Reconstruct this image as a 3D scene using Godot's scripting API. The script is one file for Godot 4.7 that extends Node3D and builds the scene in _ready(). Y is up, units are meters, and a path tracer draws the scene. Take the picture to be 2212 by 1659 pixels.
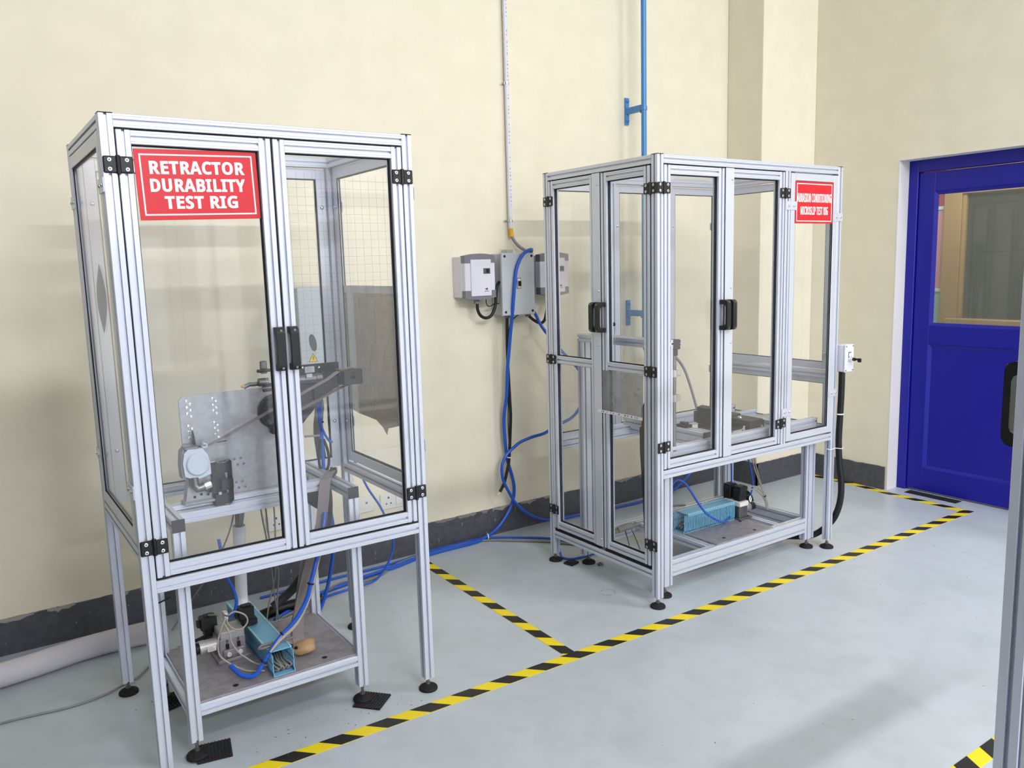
extends Node3D

# ---------------------------------------------------------------- shape builder
class Mb:
	var st := SurfaceTool.new()
	var o := Vector3.ZERO
	var xf := Transform3D.IDENTITY
	var smooth := false
	func _init(origin := Vector3.ZERO, frame := Transform3D.IDENTITY):
		o = origin
		xf = frame
		st.begin(Mesh.PRIMITIVE_TRIANGLES)
	func tri(a: Vector3, b: Vector3, c: Vector3, h: Vector3):
		st.set_smooth_group(0 if smooth else -1)
		var flip := (b - a).cross(c - a).dot(h) > 0.0
		for p in ([a, c, b] if flip else [a, b, c]):
			st.add_vertex(xf * p - o)
	func quad(a: Vector3, b: Vector3, c: Vector3, d: Vector3, h: Vector3):
		tri(a, b, c, h)
		tri(a, c, d, h)
	# box between two corners, its edges along the frame, chamfered by c
	func box(a: Vector3, b: Vector3, c := 0.0):
		var lo := Vector3(minf(a.x, b.x), minf(a.y, b.y), minf(a.z, b.z))
		var hi := Vector3(maxf(a.x, b.x), maxf(a.y, b.y), maxf(a.z, b.z))
		var e := hi - lo
		c = minf(c, minf(e.x, minf(e.y, e.z)) * 0.45)
		var m := (lo + hi) * 0.5
		var r := e * 0.5
		for ax in 3:
			var u := (ax + 1) % 3
			var v := (ax + 2) % 3
			for s in [-1.0, 1.0]:
				var n := Vector3.ZERO
				n[ax] = s
				var q := []
				for k in [[-1, -1], [1, -1], [1, 1], [-1, 1]]:
					var p := m
					p[ax] += s * r[ax]
					p[u] += k[0] * (r[u] - c)
					p[v] += k[1] * (r[v] - c)
					q.append(p)
				quad(q[0], q[1], q[2], q[3], n)
		if c > 0.0:
			for ax in 3:
				var u := (ax + 1) % 3
				var v := (ax + 2) % 3
				for su in [-1.0, 1.0]:
					for sv in [-1.0, 1.0]:
						var q := []
						for k in [[-1, 0], [1, 0], [1, 1], [-1, 1]]:
							var p := m
							p[ax] += k[0] * (r[ax] - c)
							p[u] += su * (r[u] - (c if k[1] == 0 else 0.0))
							p[v] += sv * (r[v] - (0.0 if k[1] == 0 else c))
							q.append(p)
						var n := Vector3.ZERO
						n[u] = su
						n[v] = sv
						quad(q[0], q[1], q[2], q[3], n)
			for sx in [-1.0, 1.0]:
				for sy in [-1.0, 1.0]:
					for sz in [-1.0, 1.0]:
						var s := Vector3(sx, sy, sz)
						var q := []
						for ax in 3:
							var p := m + s * (r - Vector3(c, c, c))
							p[ax] += s[ax] * c
							q.append(p)
						tri(q[0], q[1], q[2], s)
	func at(ax: int, u: float, v: float, w: float) -> Vector3:
		return Vector3(w, v, u) if ax == 0 else (Vector3(u, w, v) if ax == 1 else Vector3(u, v, w))
	# closed outline (anticlockwise in u, v) drawn out along an axis; u, v are z, y for axis x; x, z for y; x, y for z
	func prism(poly: PackedVector2Array, ax: int, w0: float, w1: float, caps := true):
		var area := 0.0
		for i in poly.size():
			area += poly[i].cross(poly[(i + 1) % poly.size()])
		var sg := 1.0 if area > 0.0 else -1.0
		for i in poly.size():
			var p := poly[i]
			var q := poly[(i + 1) % poly.size()]
			var n := (q - p).orthogonal() * -sg
			n = Vector2((q - p).y, -(q - p).x) * sg
			quad(at(ax, p.x, p.y, w0), at(ax, q.x, q.y, w0), at(ax, q.x, q.y, w1), at(ax, p.x, p.y, w1), at(ax, n.x, n.y, 0.0))
		if caps:
			var t := Geometry2D.triangulate_polygon(poly)
			for k in range(0, t.size(), 3):
				for e in [[w0, signf(w0 - w1)], [w1, signf(w1 - w0)]]:
					tri(at(ax, poly[t[k]].x, poly[t[k]].y, e[0]), at(ax, poly[t[k + 1]].x, poly[t[k + 1]].y, e[0]), at(ax, poly[t[k + 2]].x, poly[t[k + 2]].y, e[0]), at(ax, 0.0, 0.0, e[1]))
	# round bar along points; a rib > 0 makes a ribbed conduit
	func tube(pts: Array, r: float, sides := 8, rib := 0.0, pitch := 0.007, flat := 1.0):
		var path := []
		if pts.size() > 2 or rib > 0.0:
			var cv := Curve3D.new()
			cv.bake_interval = pitch * 0.5 if rib > 0.0 else maxf(r * 1.6, 0.006)
			for i in pts.size():
				var tn: Vector3 = (pts[mini(i + 1, pts.size() - 1)] - pts[maxi(i - 1, 0)]) / 6.0
				if i > 0:
					tn = tn.limit_length(pts[i].distance_to(pts[i - 1]) * 0.4)
				if i < pts.size() - 1:
					tn = tn.limit_length(pts[i].distance_to(pts[i + 1]) * 0.4)
				cv.add_point(pts[i], -tn, tn)
			for p in cv.get_baked_points():
				if path.is_empty() or path[-1].distance_to(p) > 0.001:
					path.append(p)
		else:
			path = pts
		var was := smooth
		smooth = true
		var up := Vector3.UP
		var rings := []
		for i in path.size():
			var d: Vector3 = (path[mini(i + 1, path.size() - 1)] - path[maxi(i - 1, 0)]).normalized()
			if i == 0 and absf(d.dot(up)) > 0.95:
				up = Vector3.RIGHT
			var s := d.cross(up).normalized()
			if s.length() < 0.5:
				s = d.cross(Vector3.RIGHT).normalized()
			up = s.cross(d).normalized()
			var rr := r + (rib if i % 2 == 0 else -rib)
			var ring := []
			for k in sides:
				var a := TAU * k / sides
				ring.append(path[i] + s * cos(a) * rr + up * sin(a) * rr * flat)
			rings.append(ring)
		for i in path.size() - 1:
			for k in sides:
				var n := (k + 1) % sides
				quad(rings[i][k], rings[i][n], rings[i + 1][n], rings[i + 1][k], rings[i][k] + rings[i][n] - path[i] * 2.0)
		smooth = false
		for e in [0, path.size() - 1]:
			var h: Vector3 = path[0] - path[1] if e == 0 else path[-1] - path[-2]
			for k in range(1, sides - 1):
				tri(rings[e][0], rings[e][k], rings[e][k + 1], h)
		smooth = was
	# turned shape: prof is a list of (radius, height) from the base along dir
	func lathe(c: Vector3, dir: Vector3, prof: Array, seg := 20, soft := false):
		var d := dir.normalized()
		var s := d.cross(Vector3.UP if absf(d.y) < 0.9 else Vector3.RIGHT).normalized()
		var t := s.cross(d)
		var was := smooth
		smooth = soft
		for i in prof.size() - 1:
			var p: Vector2 = prof[i]
			var q: Vector2 = prof[i + 1]
			for k in seg:
				var a := TAU * k / seg
				var b := TAU * (k + 1) / seg
				var ra := s * cos(a) + t * sin(a)
				var rb := s * cos(b) + t * sin(b)
				var n := (ra + rb) * (q.y - p.y) - d * (q.x - p.x) * 2.0
				if n.length() < 1e-9:
					n = ra + rb
				if p.x < 1e-6:
					tri(c + d * p.y, c + d * q.y + ra * q.x, c + d * q.y + rb * q.x, n)
				elif q.x < 1e-6:
					tri(c + d * q.y, c + d * p.y + ra * p.x, c + d * p.y + rb * p.x, n)
				else:
					quad(c + d * p.y + ra * p.x, c + d * p.y + rb * p.x, c + d * q.y + rb * q.x, c + d * q.y + ra * q.x, n)
		smooth = was
	# band of cloth: width along side, thickness th
	func band(pts: Array, side: Vector3, wd: float, th: float):
		var sv := side.normalized() * wd * 0.5
		for i in pts.size() - 1:
			var d: Vector3 = (pts[i + 1] - pts[i]).normalized()
			var n := d.cross(side).normalized() * th * 0.5
			var a: Vector3 = pts[i]
			var b: Vector3 = pts[i + 1]
			quad(a - sv + n, a + sv + n, b + sv + n, b - sv + n, n)
			quad(a - sv - n, a + sv - n, b + sv - n, b - sv - n, -n)
			quad(a + sv + n, a + sv - n, b + sv - n, b + sv + n, sv)
			quad(a - sv + n, a - sv - n, b - sv - n, b - sv + n, -sv)
		for e in [[0, -1.0], [pts.size() - 1, 1.0]]:
			var d2: Vector3 = (pts[mini(e[0] + 1, pts.size() - 1)] - pts[maxi(e[0] - 1, 0)]).normalized()
			var n2 := d2.cross(side).normalized() * th * 0.5
			var p: Vector3 = pts[e[0]]
			quad(p - sv + n2, p + sv + n2, p + sv - n2, p - sv - n2, d2 * e[1])

var O := Vector3.ZERO                 # base of the thing in hand
var F := Transform3D.IDENTITY         # frame the shapes are given in
var mats := {}
var used := {}

func mb() -> Mb:
	return Mb.new(O, F)

func numbered(called: String) -> String:
	var n: int = used.get(called, 0)
	used[called] = n + 1
	return called if n == 0 else "%s_%03d" % [called, n]

func thing(called: String, label: String, category: String, at: Vector3, group := "") -> Node3D:
	var t := Node3D.new()
	t.name = numbered(called)
	add_child(t, true)
	t.position = at
	O = at
	F = Transform3D.IDENTITY
	t.set_meta("label", label)
	t.set_meta("category", category)
	if group != "":
		t.set_meta("group", group)
	return t

func put(called: String, s: Mb, mat: String, parent: Node) -> MeshInstance3D:
	s.st.generate_normals()
	var m := MeshInstance3D.new()
	m.mesh = s.st.commit()
	m.material_override = mats[mat]
	m.name = called
	parent.add_child(m, true)
	return m

func struct(called: String, s: Mb, mat: String, parent: Node = null) -> MeshInstance3D:
	var m := put(called, s, mat, self if parent == null else parent)
	if parent == null:
		m.set_meta("kind", "structure")
	return m

func bx(parent: Node, called: String, mat: String, a: Vector3, b: Vector3, c := 0.0) -> MeshInstance3D:
	var s := mb()
	s.box(a, b, c)
	return put(called, s, mat, parent)

func V(x: float, y: float, z: float) -> Vector3:
	return Vector3(x, y, z)

func home():
	O = Vector3.ZERO
	F = Transform3D.IDENTITY

# ---------------------------------------------------------------- materials
func noise_tex(freq: float, a: Color, b: Color, seed_: int, lo := 0.35, hi := 0.65, size := 512, kind := FastNoiseLite.TYPE_SIMPLEX_SMOOTH) -> NoiseTexture2D:
	var n := FastNoiseLite.new()
	n.seed = seed_
	n.noise_type = kind
	n.frequency = freq
	n.fractal_octaves = 4
	var t := NoiseTexture2D.new()
	t.width = size
	t.height = size
	t.seamless = true
	t.noise = n
	var g := Gradient.new()
	g.offsets = PackedFloat32Array([lo, hi])
	g.colors = PackedColorArray([a, b])
	t.color_ramp = g
	return t

func bump_tex(freq: float, seed_: int, strength: float) -> NoiseTexture2D:
	var n := FastNoiseLite.new()
	n.seed = seed_
	n.frequency = freq
	n.fractal_octaves = 3
	var t := NoiseTexture2D.new()
	t.width = 512
	t.height = 512
	t.seamless = true
	t.as_normal_map = true
	t.bump_strength = strength
	t.noise = n
	return t

func mat(called: String, c: Color, rough := 0.5, metal := 0.0) -> StandardMaterial3D:
	var m := StandardMaterial3D.new()
	m.resource_name = called
	m.albedo_color = c
	m.roughness = rough
	m.metallic = metal
	mats[called] = m
	return m

func textured(m: StandardMaterial3D, t: Texture2D, scale_: float):
	m.albedo_texture = t
	m.uv1_triplanar = true
	m.uv1_world_triplanar = true
	m.uv1_scale = Vector3.ONE * scale_

func make_materials():
	var m := mat("wall_paint", Color(0.91, 0.885, 0.79), 0.6)
	textured(m, noise_tex(0.012, Color(0.985, 0.985, 0.982), Color(1, 1, 1), 3, 0.3, 0.7), 0.6)
	m.normal_enabled = true
	m.normal_texture = bump_tex(0.03, 9, 1.2)
	m.normal_scale = 0.25
	m = mat("floor_epoxy", Color(0.725, 0.76, 0.785), 0.34)
	textured(m, noise_tex(0.006, Color(0.975, 0.978, 0.972), Color(1, 1, 1), 5, 0.3, 0.62), 0.45)
	m.detail_enabled = true
	m.detail_blend_mode = BaseMaterial3D.BLEND_MODE_MUL
	m.detail_albedo = noise_tex(0.03, Color(0.98, 0.98, 0.975), Color(1, 1, 1), 41, 0.2, 0.5)
	mat("wall_dark", Color(0.42, 0.43, 0.44), 0.8)
	mat("wall_plain", Color(0.80, 0.805, 0.81), 0.7)
	mat("ceiling_white", Color(0.82, 0.82, 0.8), 0.8)
	m = mat("skirting_grey", Color(0.32, 0.325, 0.345), 0.5)
	textured(m, noise_tex(0.02, Color(0.90, 0.90, 0.91), Color(1.0, 1.0, 1.0), 7, 0.25, 0.75), 1.6)
	mat("chip_plaster", Color(0.62, 0.60, 0.575), 0.85)
	mat("chip_dark", Color(0.50, 0.49, 0.475), 0.85)
	mat("reveal_white", Color(0.88, 0.87, 0.85), 0.6)
	m = mat("aluminium", Color(0.83, 0.85, 0.895), 0.4, 0.5)
	m = mat("aluminium_dull", Color(0.72, 0.72, 0.71), 0.5, 0.6)
	m = mat("plate_aluminium", Color(0.66, 0.665, 0.68), 0.44, 0.7)
	textured(m, noise_tex(0.02, Color(0.95, 0.95, 0.955), Color(1, 1, 1), 11, 0.3, 0.7), 3.0)
	mat("steel_bright", Color(0.86, 0.87, 0.88), 0.22, 0.95)
	mat("steel_grey", Color(0.5, 0.5, 0.5), 0.35, 0.9)
	m = mat("shelf_plate", Color(0.60, 0.59, 0.61), 0.5, 0.35)
	textured(m, noise_tex(0.015, Color(0.93, 0.925, 0.925), Color(1, 1, 1), 15, 0.25, 0.65), 2.5)
	mat("black_plastic", Color(0.055, 0.058, 0.068), 0.45)
	mat("black_rubber", Color(0.05, 0.05, 0.054), 0.75)
	mat("cap_grey", Color(0.17, 0.175, 0.19), 0.6)
	mat("dark_steel", Color(0.135, 0.13, 0.14), 0.42, 0.35)
	mat("gun_steel", Color(0.23, 0.225, 0.225), 0.45, 0.3)
	mat("sign_red", Color(0.80, 0.06, 0.13), 0.4)
	mat("sign_white", Color(0.95, 0.95, 0.95), 0.4)
	mat("hose_blue", Color(0.11, 0.34, 0.75), 0.3)
	mat("pipe_blue", Color(0.27, 0.53, 0.76), 0.3)
	mat("duct_blue", Color(0.46, 0.69, 0.81), 0.4)
	mat("duct_pale", Color(0.62, 0.80, 0.84), 0.4)
	mat("cable_grey", Color(0.50, 0.49, 0.47), 0.5)
	mat("cable_pale", Color(0.64, 0.62, 0.58), 0.5)
	mat("cable_black", Color(0.045, 0.045, 0.05), 0.5)
	mat("conduit_white", Color(0.86, 0.86, 0.88), 0.35)
	mat("flex_grey", Color(0.55, 0.56, 0.58), 0.45)
	mat("connector_yellow", Color(0.90, 0.66, 0.12), 0.45)
	mat("print_blue", Color(0.42, 0.46, 0.62), 0.6)
	mat("print_dark", Color(0.14, 0.14, 0.16), 0.6)
	mat("print_grey", Color(0.5, 0.5, 0.52), 0.6)
	mat("box_white", Color(0.86, 0.855, 0.88), 0.4)
	mat("box_bezel", Color(0.47, 0.475, 0.50), 0.5)
	mat("box_grey", Color(0.74, 0.76, 0.77), 0.45)
	mat("cabinet_grey", Color(0.76, 0.80, 0.82), 0.45)
	mat("lock_grey", Color(0.33, 0.35, 0.37), 0.5)
	mat("warning_yellow", Color(0.96, 0.83, 0.07), 0.4)
	mat("tape_yellow", Color(0.93, 0.84, 0.06), 0.45)
	mat("tape_black", Color(0.085, 0.08, 0.085), 0.5)
	mat("door_blue", Color(0.03, 0.045, 0.575), 0.45)
	mat("socket_white", Color(0.90, 0.89, 0.86), 0.35)
	m = mat("webbing", Color(0.55, 0.51, 0.50), 0.8)
	m.rim_enabled = true
	m.rim = 0.3
	mat("retractor_white", Color(0.80, 0.85, 0.90), 0.35)
	mat("foam_sleeve", Color(0.90, 0.90, 0.92), 0.8)
	m = mat("foam_roll", Color(0.80, 0.79, 0.81), 0.75)
	m = mat("cloth_tan", Color(0.70, 0.58, 0.42), 0.85)
	mat("wood_tan", Color(0.60, 0.49, 0.29), 0.5)
	mat("corridor_pink", Color(0.80, 0.56, 0.57), 0.7)
	mat("corridor_red", Color(0.62, 0.10, 0.13), 0.7)
	mat("corridor_mint", Color(0.55, 0.71, 0.65), 0.7)
	mat("corridor_white", Color(0.78, 0.84, 0.82), 0.7)
	mat("corridor_grey", Color(0.52, 0.52, 0.46), 0.8)
	mat("corridor_brown", Color(0.20, 0.145, 0.10), 0.6)
	mat("lamp_body", Color(0.8, 0.8, 0.8), 0.5)
	mat("grid_reflection_line", Color(0.36, 0.36, 0.38), 0.8)  # lines of a reflected grid, modelled as thin threads
	mat("block_tan", Color(0.80, 0.74, 0.60), 0.7)
	m = mat("lamp_glow", Color(1, 1, 1), 0.5)
	m.emission_enabled = true
	m.emission = Color(0.97, 0.965, 1.0)
	m.emission_energy_multiplier = 3.0
	for g in [["pane", Color(0.90, 0.91, 0.92, 0.012), 0.03], ["door_glass", Color(0.75, 0.78, 0.72, 0.10), 0.03], ["dark_glass", Color(0.25, 0.25, 0.22, 0.35), 0.04]]:
		m = mat(g[0], g[1], g[2])
		m.transparency = BaseMaterial3D.TRANSPARENCY_ALPHA
		m.metallic_specular = 0.4
	# protective films left on the panes: dull, creased plastic one can see through
	for g in [["film_brown", Color(0.53, 0.47, 0.41, 0.66), 0.4], ["film_grey", Color(0.62, 0.62, 0.62, 0.5), 0.45], ["film_edge", Color(0.82, 0.84, 0.86, 0.75), 0.45], ["blister", Color(0.5, 0.49, 0.47, 0.45), 0.4]]:
		m = mat(g[0], g[1], g[2])
		m.transparency = BaseMaterial3D.TRANSPARENCY_ALPHA
		textured(m, noise_tex(0.008, Color(0.93, 0.925, 0.92), Color(1.0, 1.0, 1.0), 21, 0.3, 0.7), 2.0)
		m.normal_enabled = true
		m.normal_texture = bump_tex(0.008, 23, 3.0)

# ---------------------------------------------------------------- aluminium profile
# outline of a slotted profile, half sizes hu, hv; slots is "brtl" letters of slotted sides; fine adds the small grooves of a rail
func profile(cu: float, cv: float, wu: float, wv: float, slots: String, fine := false) -> PackedVector2Array:
	var out := PackedVector2Array()
	var hu := wu * 0.5
	var hv := wv * 0.5
	var ch := 0.0016
	for side in 4:
		var along: float = wu if side % 2 == 0 else wv
		var off: float = hv if side % 2 == 0 else hu
		var pts := [Vector2(-along * 0.5 + ch, 0)]
		var n := maxi(1, roundi(along / 0.04))
		if "brtl"[side] in slots:
			for k in n:
				var c := -along * 0.5 + along / n * (k + 0.5)
				var fg := [[c - 0.0125, 1], [c, 0], [c + 0.0125, 1]] if fine else [[c, 0]]
				for g in fg:
					if g[1] == 1:
						for e in [[-0.0011, 0.0], [0.0, 0.0014], [0.0011, 0.0]]:
							pts.append(Vector2(g[0] + e[0], e[1]))
					else:
						for e in [[-0.0045, 0.0], [-0.0045, 0.011], [0.0045, 0.011], [0.0045, 0.0]]:
							pts.append(Vector2(g[0] + e[0], e[1]))
		pts.append(Vector2(along * 0.5 - ch, 0))
		for p in pts:
			var d: float = off - p.y
			var q := Vector2.ZERO
			match side:
				0: q = Vector2(p.x, -d)
				1: q = Vector2(d, p.x)
				2: q = Vector2(-p.x, d)
				3: q = Vector2(-d, -p.x)
			out.append(q + Vector2(cu, cv))
	return out

# a length of profile filling the box a..b, its long axis ax
func bar(parent: Node, called: String, ax: int, a: Vector3, b: Vector3, slots := "brtl", fine := false, m := "aluminium") -> MeshInstance3D:
	var s := mb()
	add_bar(s, ax, a, b, slots, fine)
	return put(called, s, m, parent)

func add_bar(s: Mb, ax: int, a: Vector3, b: Vector3, slots := "brtl", fine := false):
	var c := (a + b) * 0.5
	var e := (b - a).abs()
	var lo: float = minf(a[ax], b[ax])
	var hi: float = maxf(a[ax], b[ax])
	match ax:
		0: s.prism(profile(c.z, c.y, e.z, e.y, slots, fine), 0, lo, hi)
		1: s.prism(profile(c.x, c.z, e.x, e.z, slots, fine), 1, lo, hi)
		2: s.prism(profile(c.x, c.y, e.x, e.y, slots, fine), 2, lo, hi)

# round machine foot: rubber disc, boss and threaded spindle
func foot(parent: Node, p: Vector3, top: float, r := 0.037):
	var s := mb()
	s.lathe(p, Vector3.UP, [Vector2(0, 0), Vector2(r, 0), Vector2(r, 0.007), Vector2(r * 0.93, 0.011), Vector2(r * 0.45, 0.02), Vector2(0.012, 0.022), Vector2(0.0, 0.022)], 28, false)
	var f := put("foot", s, "black_rubber", parent)
	s = mb()
	s.lathe(p + V(0, 0.018, 0), Vector3.UP, [Vector2(0.010, 0), Vector2(0.010, 0.012), Vector2(0.006, 0.013), Vector2(0.006, top - p.y - 0.018)], 10)
	put("spindle", s, "steel_grey", f)

# black plastic hinge lying on a face at n = 0 of frame F, centre u, y
func hinge(parent: Node, u: float, y: float, skew := 0.0):
	var s := mb()
	s.box(V(u - 0.041, y - 0.0245, 0), V(u - 0.004, y + 0.0245, 0.007), 0.003)
	s.box(V(u + 0.004, y - 0.0245 + skew, 0), V(u + 0.041, y + 0.0245 + skew, 0.007), 0.003)
	s.lathe(V(u, y - 0.027, 0.005), Vector3.UP, [Vector2(0, 0), Vector2(0.0065, 0), Vector2(0.0065, 0.054), Vector2(0, 0.054)], 10)
	var h := put("hinge", s, "black_plastic", parent)
	for e in [-1, 1]:
		for f in [-1, 1]:
			s = mb()
			var c := V(u + e * 0.024, y + f * 0.0135 + (skew if e > 0 else 0.0), 0.0065)
			s.lathe(c, Vector3(0, 0, 1), [Vector2(0.0062, 0), Vector2(0.0062, 0.0012), Vector2(0.005, 0.0018), Vector2(0.0024, 0.0018), Vector2(0.0024, 0.0002), Vector2(0, 0.0002)], 12)
			put("screw", s, "steel_bright", h)

# bridge handle standing out of the face, u centre, y from y0 to y1, depth d
func handle(parent: Node, u: float, y0: float, y1: float, d: float, w := 0.028):
	var s := mb()
	var L := y1 - y0
	var o := []
	for p in [[0, 0], [d - 0.016, 0], [d - 0.006, 0.004], [d - 0.001, 0.012], [d, 0.02], [d, L - 0.02], [d - 0.001, L - 0.012], [d - 0.006, L - 0.004], [d - 0.016, L], [0, L], [0, L - 0.021], [d - 0.024, L - 0.021], [d - 0.015, L - 0.026], [d - 0.012, L - 0.034], [d - 0.012, 0.034], [d - 0.015, 0.026], [d - 0.024, 0.021], [0, 0.021]]:
		o.append(Vector2(p[0], y0 + p[1]))
	s.prism(PackedVector2Array(o), 0, u - w * 0.5, u + w * 0.5)
	put("handle", s, "black_plastic", parent)
	for e in [0.0105, L - 0.0105]:
		s = mb()
		s.lathe(V(u, y0 + e, d - 0.018), Vector3(0, 0, 1), [Vector2(0.0042, 0), Vector2(0.0042, 0.0195), Vector2(0.0, 0.0195)], 8)
		put("handle_bolt", s, "steel_grey", parent)

func screw(parent: Node, p: Vector3, n: Vector3, r := 0.006, called := "screw"):
	var s := mb()
	s.lathe(p, n, [Vector2(r, 0), Vector2(r, r * 0.4), Vector2(r * 0.6, r * 0.75), Vector2(0, r * 0.8)], 10, true)
	put(called, s, "steel_bright", parent)

# framed pane in frame F: u0..u1, y0..y1, face at n; "flat" has a smooth face as the fixed panels have
func leaf(parent: Node, called: String, u0: float, u1: float, y0: float, y1: float, opts := {}) -> MeshInstance3D:
	var w: float = opts.get("w", 0.04)
	var dp: float = opts.get("deep", 0.04)
	var sl: String = "" if opts.get("flat", false) else "brtl"
	var s := mb()
	for u in [u0, u1 - w]:
		add_bar(s, 1, V(u, y0, -dp), V(u + w, y1, 0), sl)
	var frame := put(called, s, "aluminium", parent)
	for y in [y0, y1 - w]:
		bar(frame, "door_rail" if sl != "" else "frame_rail", 0, V(u0 + w, y, -dp), V(u1 - w, y + w, 0), sl, sl != "")
	var cuts := [y0 + w, y1 - w]
	for y in opts.get("mid", []):
		bar(frame, "mid_rail", 0, V(u0 + w, y, -dp), V(u1 - w, y + w, 0), sl, sl != "")
		cuts.insert(cuts.size() - 1, y)
		cuts.insert(cuts.size() - 1, y + w)
	if sl != "":
		for u in [u0, u1 - w]:
			bx(frame, "end_cap", "black_plastic", V(u, y1, -dp), V(u + w, y1 + 0.0035, 0), 0.001)
			bx(frame, "end_cap", "black_plastic", V(u, y0 - 0.004, -dp), V(u + w, y0, 0), 0.001)
	if sl != "":                               # black rubber seal filling the gap round a door
		s = mb()
		var e: Array = opts.get("gap", [0.004, 0.0065, 0.006, 0.009])
		s.box(V(u0 - e[0], y0 - e[3], -dp), V(u0, y1 + e[2], -0.008))
		s.box(V(u1, y0 - e[3], -dp), V(u1 + e[1], y1 + e[2], -0.008))
		s.box(V(u0, y1, -dp), V(u1, y1 + e[2], -0.008))
		s.box(V(u0, y0 - e[3], -dp), V(u1, y0, -0.008))
		put("door_seal", s, "black_rubber", frame)
	for k in range(0, cuts.size(), 2):
		bx(frame, "pane", "pane", V(u0 + w - 0.002, cuts[k] - 0.002, -dp * 0.5 - 0.002), V(u1 - w + 0.002, cuts[k + 1] + 0.002, -dp * 0.5 + 0.002))
		s = mb()
		var g := 0.0035
		for e in [-0.007, 0.003]:
			s.box(V(u0 + w, cuts[k], -dp * 0.5 + e), V(u0 + w + g, cuts[k + 1], -dp * 0.5 + e + 0.004))
			s.box(V(u1 - w - g, cuts[k], -dp * 0.5 + e), V(u1 - w, cuts[k + 1], -dp * 0.5 + e + 0.004))
			s.box(V(u0 + w + g, cuts[k], -dp * 0.5 + e), V(u1 - w - g, cuts[k] + g, -dp * 0.5 + e + 0.004))
			s.box(V(u0 + w + g, cuts[k + 1] - g, -dp * 0.5 + e), V(u1 - w - g, cuts[k + 1], -dp * 0.5 + e + 0.004))
		put("gasket", s, "black_rubber", frame)
	return frame

# sheet metal clip over the joint of a panel frame and a post
func clip(parent: Node, u0: float, u1: float, y: float, n0 := 0.0):
	var c := bx(parent, "clip_plate", "aluminium", V(u0, y, n0), V(u1, y + 0.044, n0 + 0.0035), 0.0012)
	for u in [lerpf(u0, u1, 0.27), lerpf(u0, u1, 0.73)]:
		screw(c, V(u, y + 0.022, n0 + 0.0035), Vector3(0, 0, 1), 0.007)

func on_front(z: float) -> Transform3D:      # u = x, face looks to +z
	return Transform3D(Basis.IDENTITY, V(0, 0, z))
func on_left(x: float) -> Transform3D:       # u = z, face looks to -x
	return Transform3D(Basis(V(0, 0, 1), V(0, 1, 0), V(-1, 0, 0)), V(x, 0, 0))
func on_right(x: float) -> Transform3D:      # u = -z, face looks to +x
	return Transform3D(Basis(V(0, 0, -1), V(0, 1, 0), V(1, 0, 0)), V(x, 0, 0))
func on_back(z: float) -> Transform3D:       # u = -x, face looks to -z
	return Transform3D(Basis(V(-1, 0, 0), V(0, 1, 0), V(0, 0, -1)), V(0, 0, z))

func lettering(parent: Node, text: String, at: Vector3, wide: float, high: float, turn: float, m := "sign_white"):
	var f := SystemFont.new()
	f.font_names = PackedStringArray(["Droid Sans"])
	f.font_weight = 700
	var fv := FontVariation.new()
	fv.base_font = f
	fv.variation_embolden = 0.55 if wide / text.length() > 0.02 else 0.1
	var t := TextMesh.new()
	t.font = fv
	t.text = text
	t.font_size = 64
	t.pixel_size = 0.001
	t.depth = 0.012
	t.curve_step = 1.0
	var bb := t.get_aabb()
	var n := MeshInstance3D.new()
	n.mesh = t
	n.material_override = mats[m]
	n.name = "lettering"
	parent.add_child(n, true)
	var sc := V(wide / bb.size.x, high / bb.size.y, 0.05)
	n.transform = Transform3D(Basis(Vector3(0, 0, 1), turn) * Basis.from_scale(sc), at - O - (Basis(Vector3(0, 0, 1), turn) * (sc * bb.get_center())))

# ---------------------------------------------------------------- scene
func _ready():
	# camera
	var cam := Camera3D.new()
	cam.name = "camera"
	var yaw := 0.598537
	var pitch := 0.145158
	var roll := -0.027501
	var fwd := V(sin(yaw) * cos(pitch), -sin(pitch), -cos(yaw) * cos(pitch))
	var right := V(cos(yaw), 0, sin(yaw))
	var up := right.cross(fwd)
	cam.transform = Transform3D(Basis(right * cos(roll) + up * sin(roll), up * cos(roll) - right * sin(roll), -fwd), V(0, 1.66035, 4.12783))
	cam.fov = 50.494
	cam.near = 0.05
	cam.far = 60.0
	cam.current = true
	add_child(cam)
	# environment and exposure
	var we := WorldEnvironment.new()
	we.name = "world_environment"
	var env := Environment.new()
	env.background_mode = Environment.BG_COLOR
	env.background_color = Color(0.5, 0.52, 0.55)
	env.background_energy_multiplier = 0.3
	env.tonemap_mode = Environment.TONE_MAPPER_LINEAR
	env.tonemap_exposure = 1.0
	env.sdfgi_enabled = true
	env.ssao_enabled = true
	env.ssil_enabled = true
	we.environment = env
	add_child(we)
	make_materials()
	# lamps of the hall, above and behind the camera: one near bay light that draws the shadows, and long unseen panels added as fill
	bay_light(V(4.85, 5.2, 4.3), 0.8, 0.8, 8.5)
	bay_light(V(1.4, 5.6, 6.6), 4.0, 0.5, 12.0)
	bay_light(V(-0.2, 5.6, 10.4), 6.0, 0.5, 133.0)
	# lamp of the corridor behind the door
	bay_light(V(6.3, 2.66, 1.2), 0.3, 1.2, 3.2)
	build_room()
	build_door()
	build_corridor()
	build_rig_one()
	build_bench_one()
	build_bench_one_things()
	build_rig_two()
	build_bench_two()
	build_bench_two_things()
	build_rig_three()
	build_wall_things()
	build_floor_things()

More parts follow.
